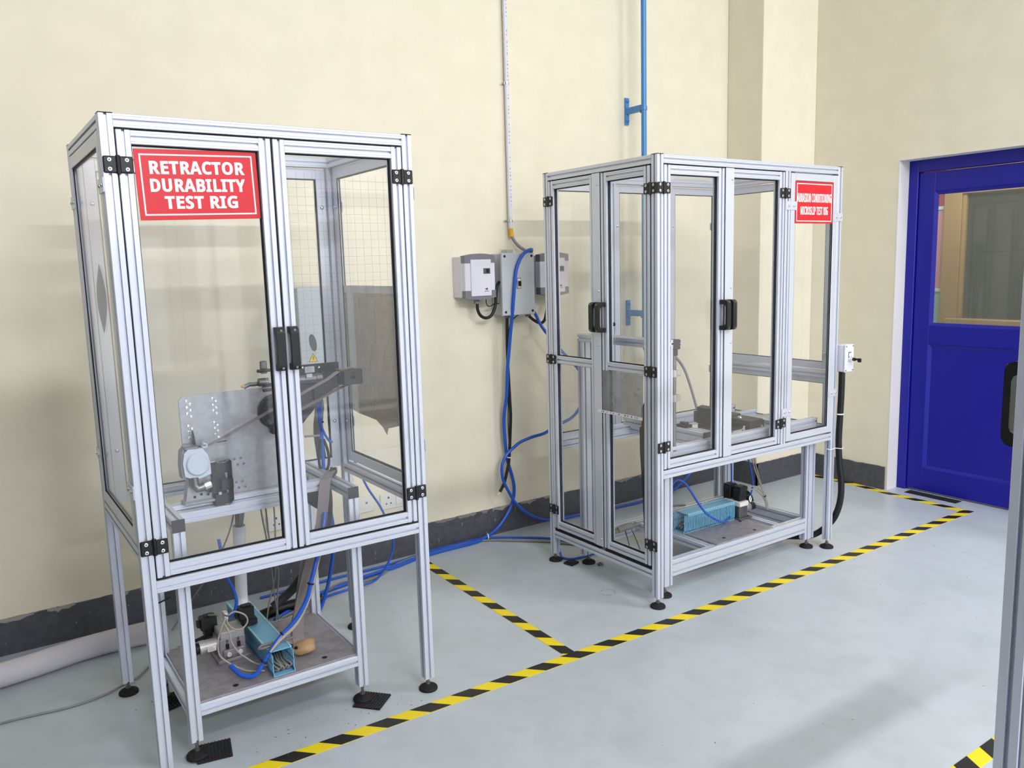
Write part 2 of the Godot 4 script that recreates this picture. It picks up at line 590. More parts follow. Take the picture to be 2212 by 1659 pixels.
func bay_light(at: Vector3, sx: float, sz: float, energy: float):
	var t := thing("ceiling_light", "flat ceiling light panel " + ("over the corridor behind the blue door" if at.x > 6.0 else ("nearest the blue door" if at.x > 4.0 else ("in the row nearest the cream wall" if at.z < 4.0 else ("added as fill in the middle of the hall" if at.z < 8.0 else "added as fill at the rear of the hall behind the camera")))), "ceiling light", at, "ceiling lights")
	var s := mb()
	s.box(at + V(-sx * 0.5 - 0.03, 0.0, -sz * 0.5 - 0.03), at + V(sx * 0.5 + 0.03, 0.08, sz * 0.5 + 0.03), 0.01)
	put("housing", s, "lamp_body", t)
	bx(t, "diffuser", "lamp_glow", at + V(-sx * 0.5, -0.012, -sz * 0.5), at + V(sx * 0.5, -0.001, sz * 0.5))
	var l := AreaLight3D.new()
	l.name = "area_light"
	l.area_size = Vector2(sx, sz)
	l.light_energy = energy
	l.light_color = Color(0.97, 0.965, 1.0)
	l.area_range = 30.0
	l.area_attenuation = 2.0
	l.shadow_enabled = true
	l.rotation = V(-PI / 2, 0, 0)
	l.position = V(0, -0.02, 0)
	t.add_child(l)

# ---------------------------------------------------------------- the hall
func build_room():
	home()
	var X := 5.36
	var s := mb()
	s.box(V(-5, -0.1, -0.2), V(7.4, 0, 12))
	struct("floor", s, "floor_epoxy")
	s = mb()
	s.box(V(-5.2, -0.1, -0.2), V(5.36, 6.2, 0))
	struct("wall_back", s, "wall_paint")
	s = mb()                                   # right wall with the door opening
	s.box(V(X, 0, -0.2), V(X + 0.22, 6.2, 0.97))
	s.box(V(X, 0, 2.06), V(X + 0.22, 6.2, 12))
	s.box(V(X, 2.285, 0.97), V(X + 0.22, 6.2, 2.06))
	struct("wall_right", s, "wall_paint")
	s = mb()
	s.box(V(-5.2, -0.1, 0), V(-5, 6.2, 12))
	struct("wall_left", s, "wall_dark")
	s = mb()
	s.box(V(-5.2, -0.1, 12), V(X + 0.22, 6.2, 12.2))
	struct("wall_front", s, "wall_plain")
	s = mb()
	s.box(V(-5.2, 6.0, 0), V(X + 0.22, 6.2, 12))
	struct("ceiling", s, "ceiling_white")
	s = mb()                                   # pilaster in the corner
	s.box(V(4.763, 0, 0), V(X, 6.0, 0.31), 0.004)
	struct("trim_1", s, "wall_paint")
	# white plastered reveal of the door opening
	s = mb()
	s.box(V(X - 0.001, 0, 0.968), V(X + 0.13, 2.287, 0.972))
	s.box(V(X - 0.001, 2.283, 0.968), V(X + 0.13, 2.287, 2.06))
	struct("trim_2", s, "reveal_white")
	# grey skirting, its top edge chipped and broken
	var rng := RandomNumberGenerator.new()
	rng.seed = 12
	var base := skirting("baseboard_back", rng, -5.0, 4.763, 0)
	chips(base, rng, -0.6, 4.6)
	skirting("baseboard_pilaster", rng, 0, 0, 1)
	skirting("baseboard_right", rng, 0.31, 0.955, 2)

func skirting(called: String, rng: RandomNumberGenerator, a: float, b: float, side: int) -> MeshInstance3D:
	var s := mb()
	var runs := []
	match side:
		0: runs = [[V(a, 0, 0), V(b, 0, 0), V(0, 0, 0.012)]]
		1: runs = [[V(4.763, 0, 0), V(4.763, 0, 0.322), V(-0.012, 0, 0)], [V(4.751, 0, 0.31), V(5.36, 0, 0.31), V(0, 0, 0.012)]]
		2: runs = [[V(5.36, 0, a), V(5.36, 0, b), V(-0.012, 0, 0)]]
	for r in runs:
		var n := maxi(2, int((r[1] as Vector3).distance_to(r[0]) / 0.025))
		var h0 := 0.166
		for i in n:
			var p: Vector3 = r[0].lerp(r[1], float(i) / n)
			var q: Vector3 = r[0].lerp(r[1], float(i + 1) / n)
			var h1 := 0.166 + rng.randf_range(-0.002, 0.0015) - (rng.randf_range(0.0, 0.006) if rng.randf() < 0.08 else 0.0)
			var out: Vector3 = r[2]
			s.quad(p + out, q + out, q + out + V(0, h1, 0), p + out + V(0, h0, 0), out)
			s.quad(p + out + V(0, h0, 0), q + out + V(0, h1, 0), q + V(0, h1, 0), p + V(0, h0, 0), Vector3.UP)
			if i == 0:
				s.quad(p, p + out, p + out + V(0, h0, 0), p + V(0, h0, 0), p - q)
			if i == n - 1:
				s.quad(q, q + out, q + out + V(0, h1, 0), q + V(0, h1, 0), q - p)
			h0 = h1
	return struct(called, s, "skirting_grey")

# flakes of bare plaster along the top edge and white paint drips on the face
func chips(base: MeshInstance3D, rng: RandomNumberGenerator, a: float, b: float):
	var s := mb()
	var d := mb()
	var x := a
	while x < b:
		var w := rng.randf_range(0.03, 0.16)
		if rng.randf() < 0.62:
			var m := 5 + rng.randi() % 4
			var poly := PackedVector2Array()
			for k in m + 1:
				poly.append(Vector2(x + w * k / m, 0.163 - rng.randf_range(0.004, 0.020) * sin(PI * k / m) - rng.randf_range(0, 0.003)))
			for k in m + 1:
				poly.append(Vector2(x + w * (m - k) / m, 0.1655 + rng.randf_range(0.0, 0.003)))
			(s if rng.randf() < 0.6 else d).prism(poly, 2, 0.0, 0.0135 + rng.randf_range(0, 0.002))
		x += w + rng.randf_range(0.0, 0.09)
	for i in 90:
		var px := rng.randf_range(a, b)
		var py := rng.randf_range(0.02, 0.15)
		var hh := rng.randf_range(0.004, 0.03) if rng.randf() < 0.35 else rng.randf_range(0.002, 0.006)
		s.box(V(px, py, 0.011), V(px + rng.randf_range(0.0015, 0.005), py + hh, 0.0128))
	var m1 := put("plaster_chips", s, "chip_plaster", base)
	m1.set_meta("kind", "stuff")
	var m2 := put("dark_chips", d, "chip_dark", base)
	m2.set_meta("kind", "stuff")

func build_door():
	home()
	var X := 5.48
	var frame := Node3D.new()
	frame.name = "door_1"
	add_child(frame, true)
	frame.set_meta("kind", "structure")
	frame.position = V(X, 0, 1.5)
	O = frame.position
	var s := mb()
	s.box(V(X, 0, 0.972), V(X + 0.07, 2.283, 1.036), 0.003)
	s.box(V(X, 0, 1.994), V(X + 0.07, 2.283, 2.058), 0.003)
	s.box(V(X, 2.205, 1.036), V(X + 0.07, 2.283, 1.994), 0.003)
	put("door_frame", s, "door_blue", frame)
	var z0 := 1.040
	var z1 := 1.990
	var xa := X + 0.014
	var xb := X + 0.054
	s = mb()
	s.box(V(xa, 0.012, z0), V(xb, 2.198, z0 + 0.108), 0.002)
	s.box(V(xa, 0.012, z1 - 0.108), V(xb, 2.198, z1), 0.002)
	s.box(V(xa, 2.07, z0 + 0.108), V(xb, 2.198, z1 - 0.108), 0.002)
	s.box(V(xa, 1.045, z0 + 0.108), V(xb, 1.17, z1 - 0.108), 0.002)
	s.box(V(xa, 0.012, z0 + 0.108), V(xb, 0.172, z1 - 0.108), 0.002)
	var lf := put("door_leaf", s, "door_blue", frame)
	# recessed lower panel with a sloped moulding round it
	s = mb()
	s.box(V(xa + 0.014, 0.172, z0 + 0.108), V(xb - 0.01, 1.045, z1 - 0.108))
	put("door_panel", s, "door_blue", lf)
	s = mb()
	for r in [[0.172, 1.045], [1.17, 2.07]]:
		var a := z0 + 0.108
		var b := z1 - 0.108
		var k := 0.022
		s.quad(V(xa, r[0], a), V(xa, r[1], a), V(xa + 0.014, r[1] - k, a + k), V(xa + 0.014, r[0] + k, a + k), V(-1, 0, 1))
		s.quad(V(xa, r[0], b), V(xa, r[1], b), V(xa + 0.014, r[1] - k, b - k), V(xa + 0.014, r[0] + k, b - k), V(-1, 0, -1))
		s.quad(V(xa, r[0], a), V(xa, r[0], b), V(xa + 0.014, r[0] + k, b - k), V(xa + 0.014, r[0] + k, a + k), V(-1, 1, 0))
		s.quad(V(xa, r[1], a), V(xa, r[1], b), V(xa + 0.014, r[1] - k, b - k), V(xa + 0.014, r[1] - k, a + k), V(-1, -1, 0))
	put("moulding", s, "door_blue", lf)
	bx(lf, "glass", "door_glass", V(xa + 0.015, 1.17, z0 + 0.108), V(xa + 0.019, 2.07, z1 - 0.108))
	s = mb()
	s.lathe(V(xa, 1.02, z1 - 0.055), V(-1, 0, 0), [Vector2(0.025, 0), Vector2(0.025, 0.006), Vector2(0.01, 0.008), Vector2(0.01, 0.05), Vector2(0, 0.05)], 16)
	s.box(V(xa - 0.06, 1.01, z1 - 0.17), V(xa - 0.045, 1.03, z1 - 0.045), 0.005)
	put("door_handle", s, "steel_bright", lf)

# the corridor seen through the glass of the blue door
func build_corridor():
	home()
	var s := mb()
	var x := 7.0
	s.box(V(x, 0, -0.4), V(x + 0.1, 1.349, 0.44))
	struct("wall_corridor", s, "corridor_mint")
	s = mb()
	s.box(V(x, 1.365, -0.4), V(x + 0.1, 2.022, 0.44))
	struct("wall_corridor_pink", s, "corridor_pink")
	s = mb()
	s.box(V(x, 2.05, -0.4), V(x + 0.1, 2.8, 0.44))
	struct("wall_corridor_red", s, "corridor_red")
	for y in [1.333, 2.022]:
		s = mb()
		s.box(V(x - 0.012, y, -0.4), V(x, y + 0.03, 0.44), 0.003)
		struct("trim_3", s, "corridor_white")
	home()
	# far window: tan timber frame, glass, and the room behind it
	var w := Node3D.new()
	w.name = "window_1"
	add_child(w, true)
	w.set_meta("kind", "structure")
	s = mb()
	s.box(V(x - 0.05, 0, 0.44), V(x + 0.1, 2.8, 0.585), 0.004)
	s.box(V(x - 0.05, 0, 2.2), V(x + 0.1, 2.8, 2.4), 0.004)
	s.box(V(x - 0.05, 2.14, 0.585), V(x + 0.1, 2.8, 2.2), 0.004)
	s.box(V(x - 0.02, 0, 0.585), V(x + 0.1, 1.04, 2.2), 0.004)
	s.box(V(x - 0.09, 1.04, 0.5), V(x + 0.1, 1.115, 2.3), 0.006)
	put("window_frame", s, "wood_tan", w)
	bx(w, "window_sash", "wood_tan", V(x - 0.03, 1.115, 0.585), V(x + 0.02, 2.14, 0.615), 0.003)
	bx(w, "glass", "dark_glass", V(x, 1.115, 0.615), V(x + 0.005, 2.14, 2.2))
	s = mb()
	s.box(V(x + 0.9, 0, -0.5), V(x + 1.0, 2.8, 4))
	s.box(V(5.58, 0, -0.5), V(x + 1.0, 2.8, -0.4))
	s.box(V(5.58, 0, 3.9), V(x + 1.0, 2.8, 4.0))
	struct("wall_far", s, "corridor_grey")
	s = mb()
	s.box(V(x + 0.02, 0, 2.4), V(x + 0.1, 2.8, 3.9))
	struct("wall_corridor_side", s, "corridor_mint")
	s = mb()
	s.box(V(5.58, 2.8, -0.5), V(x + 1.0, 2.9, 4.0))
	struct("ceiling_corridor", s, "ceiling_white")
	s = mb()
	s.box(V(7.4, -0.1, -0.5), V(8.1, 0.0, 4.0))
	struct("floor_corridor", s, "corridor_grey")
	var t := thing("cupboard", "dark brown cupboard behind the far window of the corridor", "cupboard", V(7.7, 0, 1.3))
	bx(t, "carcass", "corridor_brown", V(7.52, 0, 0.5), V(7.88, 1.66, 1.38), 0.004)
	bx(t, "side_unit", "corridor_brown", V(7.52, 0, 1.55), V(7.88, 1.66, 2.4), 0.004)
	for z in [0.52, 0.95]:
		bx(t, "cupboard_door", "corridor_brown", V(7.505, 0.06, z), V(7.52, 1.63, z + 0.41), 0.003)

# ---------------------------------------------------------------- first enclosure (left)
func post(t: Node, x: float, z: float, y0: float, y1: float):
	bar(t, "post", 1, V(x, y0, z), V(x + 0.04, y1, z + 0.04))
	bx(t, "post_cap", "black_plastic", V(x - 0.0005, y1, z - 0.0005), V(x + 0.0405, y1 + 0.0035, z + 0.0405), 0.0012)

func build_rig_one():
	var x0 := 0.4075
	var x1 := 1.4283
	var zf := 1.4328
	var zb := 0.6865
	var t := thing("test_enclosure", "tall aluminium profile cabinet with clear panels carrying the RETRACTOR DURABILITY TEST RIG sign", "enclosure", V((x0 + x1) * 0.5, 0, (zf + zb) * 0.5))
	for x in [x0, x1 - 0.04]:
		for z in [zb, zf - 0.04]:
			post(t, x, z, 0.05, 2.1315)
			foot(t, V(x + 0.02, 0.0, z + 0.02), 0.052)
	for z in [zb, zf - 0.04]:
		bar(t, "top_rail", 0, V(x0 + 0.04, 2.093, z), V(x1 - 0.04, 2.133, z + 0.04), "brtl", true)
	for x in [x0, x1 - 0.04]:
		bar(t, "top_rail", 2, V(x, 2.093, zb + 0.04), V(x + 0.04, 2.133, zf - 0.04))
		bar(t, "side_rail", 2, V(x, 0.758, zb + 0.04), V(x + 0.04, 0.798, zf - 0.04))
	bar(t, "bottom_rail", 0, V(x0 + 0.04, 0.653, zf - 0.04), V(x1 - 0.04, 0.693, zf), "brtl", true)
	# roof panel
	bx(t, "roof_pane", "pane", V(x0 + 0.035, 2.111, zb + 0.035), V(x1 - 0.035, 2.115, zf - 0.035))
	# the two doors
	F = on_front(zf)
	var dl := leaf(t, "door", 0.4515, 0.9115, 0.703, 2.087)
	handle(dl, 0.893, 1.329, 1.476, 0.036)
	var dr := leaf(t, "door", 0.9185, 1.3843, 0.703, 2.087, {"gap": [0.0, 0.004, 0.006, 0.009]})
	handle(dr, 0.940, 1.329, 1.476, 0.036)
	hinge(t, 0.4505, 1.985)
	hinge(t, 0.4505, 0.808, -0.002)
	hinge(t, 1.3835, 1.984)
	hinge(t, 1.3835, 0.814, 0.002)
	# fixed panels on the sides and the back
	F = on_left(x0)
	leaf(t, "side_panel", zb + 0.043, zf - 0.043, 0.812, 2.088, {"flat": true, "deep": 0.02, "w": 0.042})
	for y in [1.905, 0.968]:
		clip(t, zb - 0.002, zb + 0.088, y)
		clip(t, zf - 0.088, zf + 0.002, y)
		inner_nuts(t, zb + 0.064, zf - 0.064, y + 0.022)
	F = on_right(x1)
	leaf(t, "side_panel", -(zf - 0.043), -(zb + 0.043), 0.812, 2.088, {"flat": true, "deep": 0.02, "w": 0.042})
	for y in [1.905, 0.968]:
		clip(t, -zf - 0.002, -zf + 0.088, y)
		clip(t, -zb - 0.088, -zb + 0.002, y)
		inner_nuts(t, -zf + 0.064, -zb - 0.064, y + 0.022)
	F = on_back(zb)
	leaf(t, "back_panel", -(x1 - 0.043), -(x0 + 0.043), 0.782, 2.088, {"flat": true, "deep": 0.02, "w": 0.042})
	for y in [1.905, 0.968]:
		clip(t, -x1 - 0.002, -x1 + 0.088, y)
		clip(t, -x0 - 0.088, -x0 + 0.002, y)
		inner_nuts(t, -x1 + 0.064, -x0 - 0.064, y + 0.022)
	F = Transform3D.IDENTITY
	# torn protective film still on the right-hand pane, with its pale edge strip
	var xp := x1 - 0.013
	var s := mb()
	s.prism(PackedVector2Array([Vector2(0.868, 1.562), Vector2(0.868, 1.04), Vector2(1.04, 1.035), Vector2(1.10, 1.012), Vector2(1.135, 0.985), Vector2(1.15, 1.015), Vector2(1.21, 1.03), Vector2(1.26, 1.043), Vector2(1.348, 1.045), Vector2(1.348, 1.562)]), 0, xp, xp + 0.0008)
	put("protective_film", s, "film_brown", t)
	s = mb()
	s.prism(PackedVector2Array([Vector2(0.772, 1.562), Vector2(0.772, 1.05), Vector2(0.868, 1.04), Vector2(0.868, 1.562)]), 0, xp, xp + 0.0008)
	put("protective_film", s, "film_grey", t)  # greyer end of the film; a reflection put into its colour
	s = mb()
	s.box(V(xp, 1.562, 0.772), V(xp + 0.0008, 1.592, 1.348))
	put("film_edge", s, "film_edge", t)
	s = mb()                                   # creases of the loose film
	for c in [[0.90, 1.55, 0.93, 1.36], [0.93, 1.36, 0.985, 1.22], [0.985, 1.22, 1.02, 1.04], [1.03, 1.36, 0.985, 1.22], [1.03, 1.36, 1.075, 1.365], [0.99, 1.535, 1.33, 1.52], [0.94, 1.20, 1.16, 1.205], [1.03, 1.19, 1.02, 1.06], [1.12, 1.30, 1.2, 1.39]]:
		s.tube([V(xp - 0.0006, c[1], c[0]), V(xp - 0.0006, (c[1] + c[3]) * 0.5 - 0.004, (c[0] + c[2]) * 0.5 + 0.004), V(xp - 0.0006, c[3], c[2])], 0.0012, 5)
	put("film_crease", s, "film_edge", t)
	# lifted blister of film on the left-hand pane
	s = mb()
	var lens := PackedVector2Array()
	for k in 17:
		var f := k / 16.0
		lens.append(Vector2(1.12 - 0.10 * sin(PI * f) - 0.03 * f, lerpf(1.70, 1.47, f)))
	for k in 17:
		var f := 1.0 - k / 16.0
		lens.append(Vector2(1.125 + 0.10 * sin(PI * f) - 0.03 * f, lerpf(1.70, 1.47, f)))
	s.prism(lens, 0, x0 + 0.008, x0 + 0.0088)
	put("film_blister", s, "blister", t)
	# reflection of a grid, modelled as thin threads behind the right-hand door pane
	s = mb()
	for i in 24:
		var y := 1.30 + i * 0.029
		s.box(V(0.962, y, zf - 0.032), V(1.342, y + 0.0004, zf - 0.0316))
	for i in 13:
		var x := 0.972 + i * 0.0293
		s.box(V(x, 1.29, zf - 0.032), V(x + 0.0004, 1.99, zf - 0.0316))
	put("grid_reflection", s, "grid_reflection_line", t)
	# sign
	var sg := thing("sign", "red sign lettered RETRACTOR DURABILITY TEST RIG on the left-hand enclosure", "sign", V(0.6835, 1.823, zf - 0.016))
	F = Transform3D(Basis(Vector3(0, 0, 1), 0.026), V(0.6835, 1.935, zf - 0.0165))
	bx(sg, "board", "sign_red", V(-0.184, -0.106, -0.001), V(0.184, 0.106, 0.0015), 0.0004)
	sign_border(sg, 0.184, 0.106, 0.014, 0.0045)
	F = Transform3D.IDENTITY
	for l in [["RETRACTOR", 0.0, 0.052, 0.287, 0.040], ["DURABILITY", -0.002, -0.001, 0.288, 0.040], ["TEST RIG", 0.002, -0.053, 0.222, 0.040]]:
		lettering(sg, l[0], V(0.6835 + l[1] - 0.026 * l[2], 1.935 + l[2] + 0.026 * l[1], zf - 0.0152), l[3], l[4], 0.026)

func inner_nuts(t: Node, u0: float, u1: float, y: float):
	for u in [u0, u1]:
		screw(t, V(u, y, -0.0205), Vector3(0, 0, -1), 0.008, "nut")

func sign_border(t: Node, hw: float, hh: float, inset: float, w: float):
	var s := mb()
	var a := hw - inset
	var b := hh - inset
	s.box(V(-a, b - w, 0.0014), V(a, b, 0.0019))
	s.box(V(-a, -b, 0.0014), V(a, -b + w, 0.0019))
	s.box(V(-a, -b + w, 0.0014), V(-a + w, b - w, 0.0019))
	s.box(V(a - w, -b + w, 0.0014), V(a, b - w, 0.0019))
	put("border", s, "sign_white", t)

# profile bench standing inside the first enclosure
func build_bench_one():
	var t := thing("test_bench", "aluminium profile bench with a lower shelf standing inside the left-hand enclosure", "bench", V(0.85, 0, 1.1))
	var xs := [0.522, 1.140]
	for x in xs:
		for z in [0.845, 1.32]:
			bar(t, "leg", 1, V(x, 0.07, z), V(x + 0.04, 0.818, z + 0.04))
			foot(t, V(x + 0.02, 0.008 if z > 1.0 or x < 1.0 else 0.0, z + 0.02 if x > 1.0 or z > 1.0 else z + 0.035), 0.072)
		var b := bar(t, "top_beam", 2, V(x, 0.818, 0.845), V(x + 0.04, 0.86, 1.36))
		bx(b, "end_cap", "cap_grey", V(x - 0.0005, 0.8175, 1.36), V(x + 0.0405, 0.8605, 1.3635), 0.001)
		bar(t, "lower_beam", 2, V(x, 0.157, 0.885), V(x + 0.04, 0.197, 1.32))
	bar(t, "cross_beam", 0, V(0.562, 0.818, 1.14), V(1.14, 0.858, 1.18), "brtl", true)
	bar(t, "cross_beam", 0, V(0.562, 0.800, 1.18), V(1.02, 0.840, 1.22), "brtl", true)
	bar(t, "cross_beam", 0, V(0.562, 0.818, 0.845), V(1.14, 0.858, 0.885), "brtl", true)
	for z in [0.845, 1.32]:
		bar(t, "lower_beam", 0, V(0.562, 0.157, z), V(1.14, 0.197, z + 0.04), "brtl", true)
	bx(t, "shelf", "shelf_plate", V(0.552, 0.197, 0.862), V(1.15, 0.203, 1.345), 0.001)
	for p in [V(0.696, 0.2025, 1.305), V(1.031, 0.2025, 1.30), V(1.066, 0.2025, 0.90), V(0.66, 0.2025, 0.93)]:
		var s := mb()
		s.lathe(p, Vector3.UP, [Vector2(0.010, 0), Vector2(0.010, 0.0012), Vector2(0.008, 0.0012), Vector2(0.007, 0.0006), Vector2(0, 0.0006)], 16)
		put("bolt_hole", s, "black_rubber", t)
	# black cable hooks on the rear left leg
	for y in [0.53, 0.42]:
		var s := mb()
		s.tube([V(0.500, y + 0.008, 0.902), V(0.505, y, 0.904), V(0.53, y - 0.002, 0.905), V(0.565, y + 0.006, 0.903), V(0.578, y + 0.008, 0.895)], 0.0034, 6)
		put("cable_hook", s, "cable_black", t)
	# gusset under the right-hand beam
	var s2 := mb()
	s2.prism(PackedVector2Array([Vector2(1.02, 0.818), Vector2(1.02, 0.80), Vector2(1.13, 0.71), Vector2(1.14, 0.71), Vector2(1.14, 0.818)]), 2, 1.15, 1.165)
	put("gusset", s2, "dark_steel", t)

func build_bench_one_things():
	# drilled plate
	var t := thing("mounting_plate", "upright drilled aluminium plate with chamfered corner standing on the bench in the left-hand enclosure", "plate", V(0.82, 0.86, 1.15))
	var s := mb()
	s.prism(PackedVector2Array([Vector2(0.62, 0.86), Vector2(1.03, 0.86), Vector2(1.03, 1.238), Vector2(0.634, 1.236), Vector2(0.62, 1.222)]), 2, 1.141, 1.15)
	var pl := put("plate", s, "plate_aluminium", t)
	var spots := []
	for r in [[0.645, 0.657, [1.217, 1.195, 1.173, 1.129, 1.107, 1.086]], [0.735, 0.746, [1.217, 1.194, 1.173, 1.130, 1.109, 1.086]]]:
		for y in r[2]:
			spots.append(Vector2(r[0], y))
			spots.append(Vector2(r[1], y - 0.0115))
	for p in [Vector2(0.794, 0.987), Vector2(0.817, 0.987), Vector2(0.805, 0.965), Vector2(0.827, 0.965), Vector2(0.795, 0.9), Vector2(0.817, 0.9), Vector2(0.803, 0.878), Vector2(0.826, 0.878)]:
		spots.append(p)
	for p in spots:
		s = mb()
		s.lathe(V(p.x, p.y, 1.1495), Vector3(0, 0, 1), [Vector2(0.0052, 0), Vector2(0.0052, 0.0012), Vector2(0.0036, 0.0016), Vector2(0.0030, 0.0006), Vector2(0, 0.0006)], 10)
		put("threaded_insert", s, "steel_bright" if p.x < 0.77 else "steel_grey", pl)
	# cast bracket below the retractor
	t = thing("mount_bracket", "grey cast bracket with sloping side carrying the white belt retractor", "bracket", V(0.655, 0.86, 1.18))
	s = mb()
	s.prism(PackedVector2Array([Vector2(0.606, 0.861), Vector2(0.715, 0.861), Vector2(0.715, 1.0), Vector2(0.632, 1.0)]), 2, 1.15, 1.192)
	s.box(V(0.598, 0.86, 1.15), V(0.715, 0.87, 1.215), 0.002)
	put("casting", s, "plate_aluminium", t)
	for p in [V(0.637, 0.882, 1.192), V(0.66, 0.888, 1.192), V(0.683, 0.884, 1.192)]:
		s = mb()
		s.lathe(p, Vector3(0, 0, 1), [Vector2(0.005, 0), Vector2(0.005, 0.001), Vector2(0.0035, 0.001), Vector2(0.003, 0.0002), Vector2(0, 0.0002)], 10)
		put("bolt", s, "dark_steel", t)
	# belt retractor
	t = thing("belt_retractor", "white seat belt retractor with round cover clamped at the left of the drilled plate", "retractor", V(0.655, 0.90, 1.2))
	s = mb()
	var oc := PackedVector2Array()
	for p in [[0.607, 0.965], [0.603, 1.01], [0.609, 1.045], [0.622, 1.058], [0.672, 1.056], [0.688, 1.03], [0.694, 0.995], [0.694, 0.962], [0.68, 0.958], [0.66, 0.952], [0.63, 0.952]]:
		oc.append(Vector2(p[0], p[1]))
	s.prism(oc, 2, 1.192, 1.216)
	put("housing", s, "retractor_white", t)
	s = mb()
	s.prism(PackedVector2Array([Vector2(0.600, 0.955), Vector2(0.612, 0.950), Vector2(0.612, 1.058), Vector2(0.604, 1.05), Vector2(0.598, 1.0)]), 2, 1.155, 1.205)
	s.box(V(0.612, 1.055, 1.16), V(0.66, 1.067, 1.21), 0.003)
	put("frame", s, "steel_grey", t)
	s = mb()
	s.lathe(V(0.652, 1.003, 1.214), Vector3(0, 0, 1), [Vector2(0.040, 0), Vector2(0.040, 0.006), Vector2(0.037, 0.010), Vector2(0.034, 0.011), Vector2(0.033, 0.0095), Vector2(0, 0.0095)], 36)
	put("spring_cover", s, "retractor_white", t)
	s = mb()
	s.smooth = true
	s.tube([V(0.637, 0.957, 1.21), V(0.637, 0.928, 1.212), V(0.645, 0.916, 1.214), V(0.66, 0.918, 1.214), V(0.671, 0.922, 1.214)], 0.0145, 14)
	put("gas_generator", s, "steel_grey", t)
	s = mb()
	s.lathe(V(0.668, 0.921, 1.214), V(0.96, 0.26, 0), [Vector2(0, 0), Vector2(0.0165, 0), Vector2(0.0165, 0.022), Vector2(0.014, 0.025), Vector2(0, 0.025)], 18)
	put("end_sleeve", s, "steel_bright", t)
	s = mb()
	s.lathe(V(0.683, 0.905, 1.195), Vector3(0, 0, 1), [Vector2(0.0115, 0), Vector2(0.0115, 0.02), Vector2(0.007, 0.02), Vector2(0.006, 0.012), Vector2(0, 0.012)], 16)
	put("lock_nut", s, "dark_steel", t)
	s = mb()
	s.box(V(0.672, 1.055, 1.185), V(0.69, 1.062, 1.215), 0.002)
	s.box(V(0.684, 1.055, 1.185), V(0.69, 1.074, 1.215), 0.002)
	s.box(V(0.676, 1.068, 1.185), V(0.69, 1.074, 1.215), 0.002)
	put("belt_guide", s, "retractor_white", t)
	s = mb()
	s.lathe(V(0.655, 1.06, 1.175), V(-0.06, 1, 0), [Vector2(0.0055, 0), Vector2(0.005, 0.03), Vector2(0.0025, 0.055), Vector2(0, 0.057)], 10)
	put("locating_pin", s, "dark_steel", t)
	s = mb()
	s.box(V(0.645, 1.052, 1.165), V(0.69, 1.058, 1.182), 0.001)
	s.tube([V(0.66, 1.055, 1.18), V(0.72, 1.062, 1.178), V(0.765, 1.064, 1.176)], 0.002, 6)
	put("sensor_wire", s, "dark_steel", t)
	# black clamp
	t = thing("clamp_fixture", "black machined clamp fixture with steel pins right of the belt retractor", "clamp", V(0.73, 0.845, 1.2))
	s = mb()
	s.box(V(0.697, 0.846, 1.18), V(0.772, 0.995, 1.196), 0.003)
	s.box(V(0.697, 0.846, 1.196), V(0.712, 0.992, 1.206), 0.002)
	put("base_plate", s, "dark_steel", t)
	bx(t, "jaw_block", "dark_steel", V(0.722, 0.896, 1.196), V(0.766, 0.938, 1.226), 0.003)
	s = mb()
	s.prism(PackedVector2Array([Vector2(0.70, 0.846), Vector2(0.752, 0.846), Vector2(0.764, 0.858), Vector2(0.764, 0.868), Vector2(0.752, 0.885), Vector2(0.70, 0.885)]), 2, 1.196, 1.222)
	put("lower_block", s, "dark_steel", t)
	s = mb()
	s.lathe(V(0.745, 0.846, 1.212), Vector3.UP, [Vector2(0, -0.004), Vector2(0.014, -0.004), Vector2(0.014, 0.0), Vector2(0.0045, 0.0), Vector2(0.0045, 0.112), Vector2(0, 0.112)], 12)
	put("guide_pin", s, "steel_bright", t)
	s = mb()
	for k in 2:
		var pts := []
		for i in 19:
			var a := TAU * i / 18.0
			pts.append(V(0.741 + 0.019 * cos(a) + 0.01 * k, 0.993 + 0.004 * k, 1.192 + 0.014 * sin(a)) if k == 0 else V(0.757 + 0.008 * cos(a), 0.997, 1.192 + 0.007 * sin(a)))
		s.tube(pts, 0.0024, 6)
	put("spring_ring", s, "steel_grey", t)
	bx(t, "label_tag", "box_grey", V(0.712, 0.883, 1.2225), V(0.722, 0.893, 1.224), 0.0)
	# drive unit
	t = thing("drive_unit", "black belt drive arm with silver cylinder and square end block inside the left-hand enclosure", "drive unit", V(1.1, 0.86, 1.13))
	s = mb()
	s.box(V(0.99, 1.238, 1.095), V(1.233, 1.302, 1.115), 0.002)
	s.box(V(1.15, 1.215, 1.115), V(1.232, 1.27, 1.15), 0.002)
	put("arm", s, "dark_steel", t)
	bx(t, "name_plate", "box_grey", V(1.094, 1.271, 1.1152), V(1.132, 1.295, 1.1164), 0.0)
	s = mb()
	for k in 4:
		s.box(V(1.097, 1.275 + k * 0.005, 1.1164), V(1.125 - 0.004 * (k % 2), 1.2765 + k * 0.005, 1.1167))
	put("plate_print", s, "print_grey", t)
	for p in [V(1.085, 1.292, 1.115), V(1.151, 1.287, 1.115)]:
		screw(t, p, Vector3(0, 0, 1), 0.006, "cap_screw")
	s = mb()
	s.lathe(V(1.02, 1.250, 1.135), V(1, -0.0, 0), [Vector2(0, 0), Vector2(0.0165, 0), Vector2(0.0165, 0.105), Vector2(0.0185, 0.107), Vector2(0.0185, 0.13), Vector2(0.015, 0.132), Vector2(0, 0.132)], 20)
	put("cylinder", s, "steel_grey", t)
	bx(t, "sensor", "box_grey", V(1.083, 1.257, 1.153), V(1.106, 1.272, 1.160), 0.001)
	s = mb()
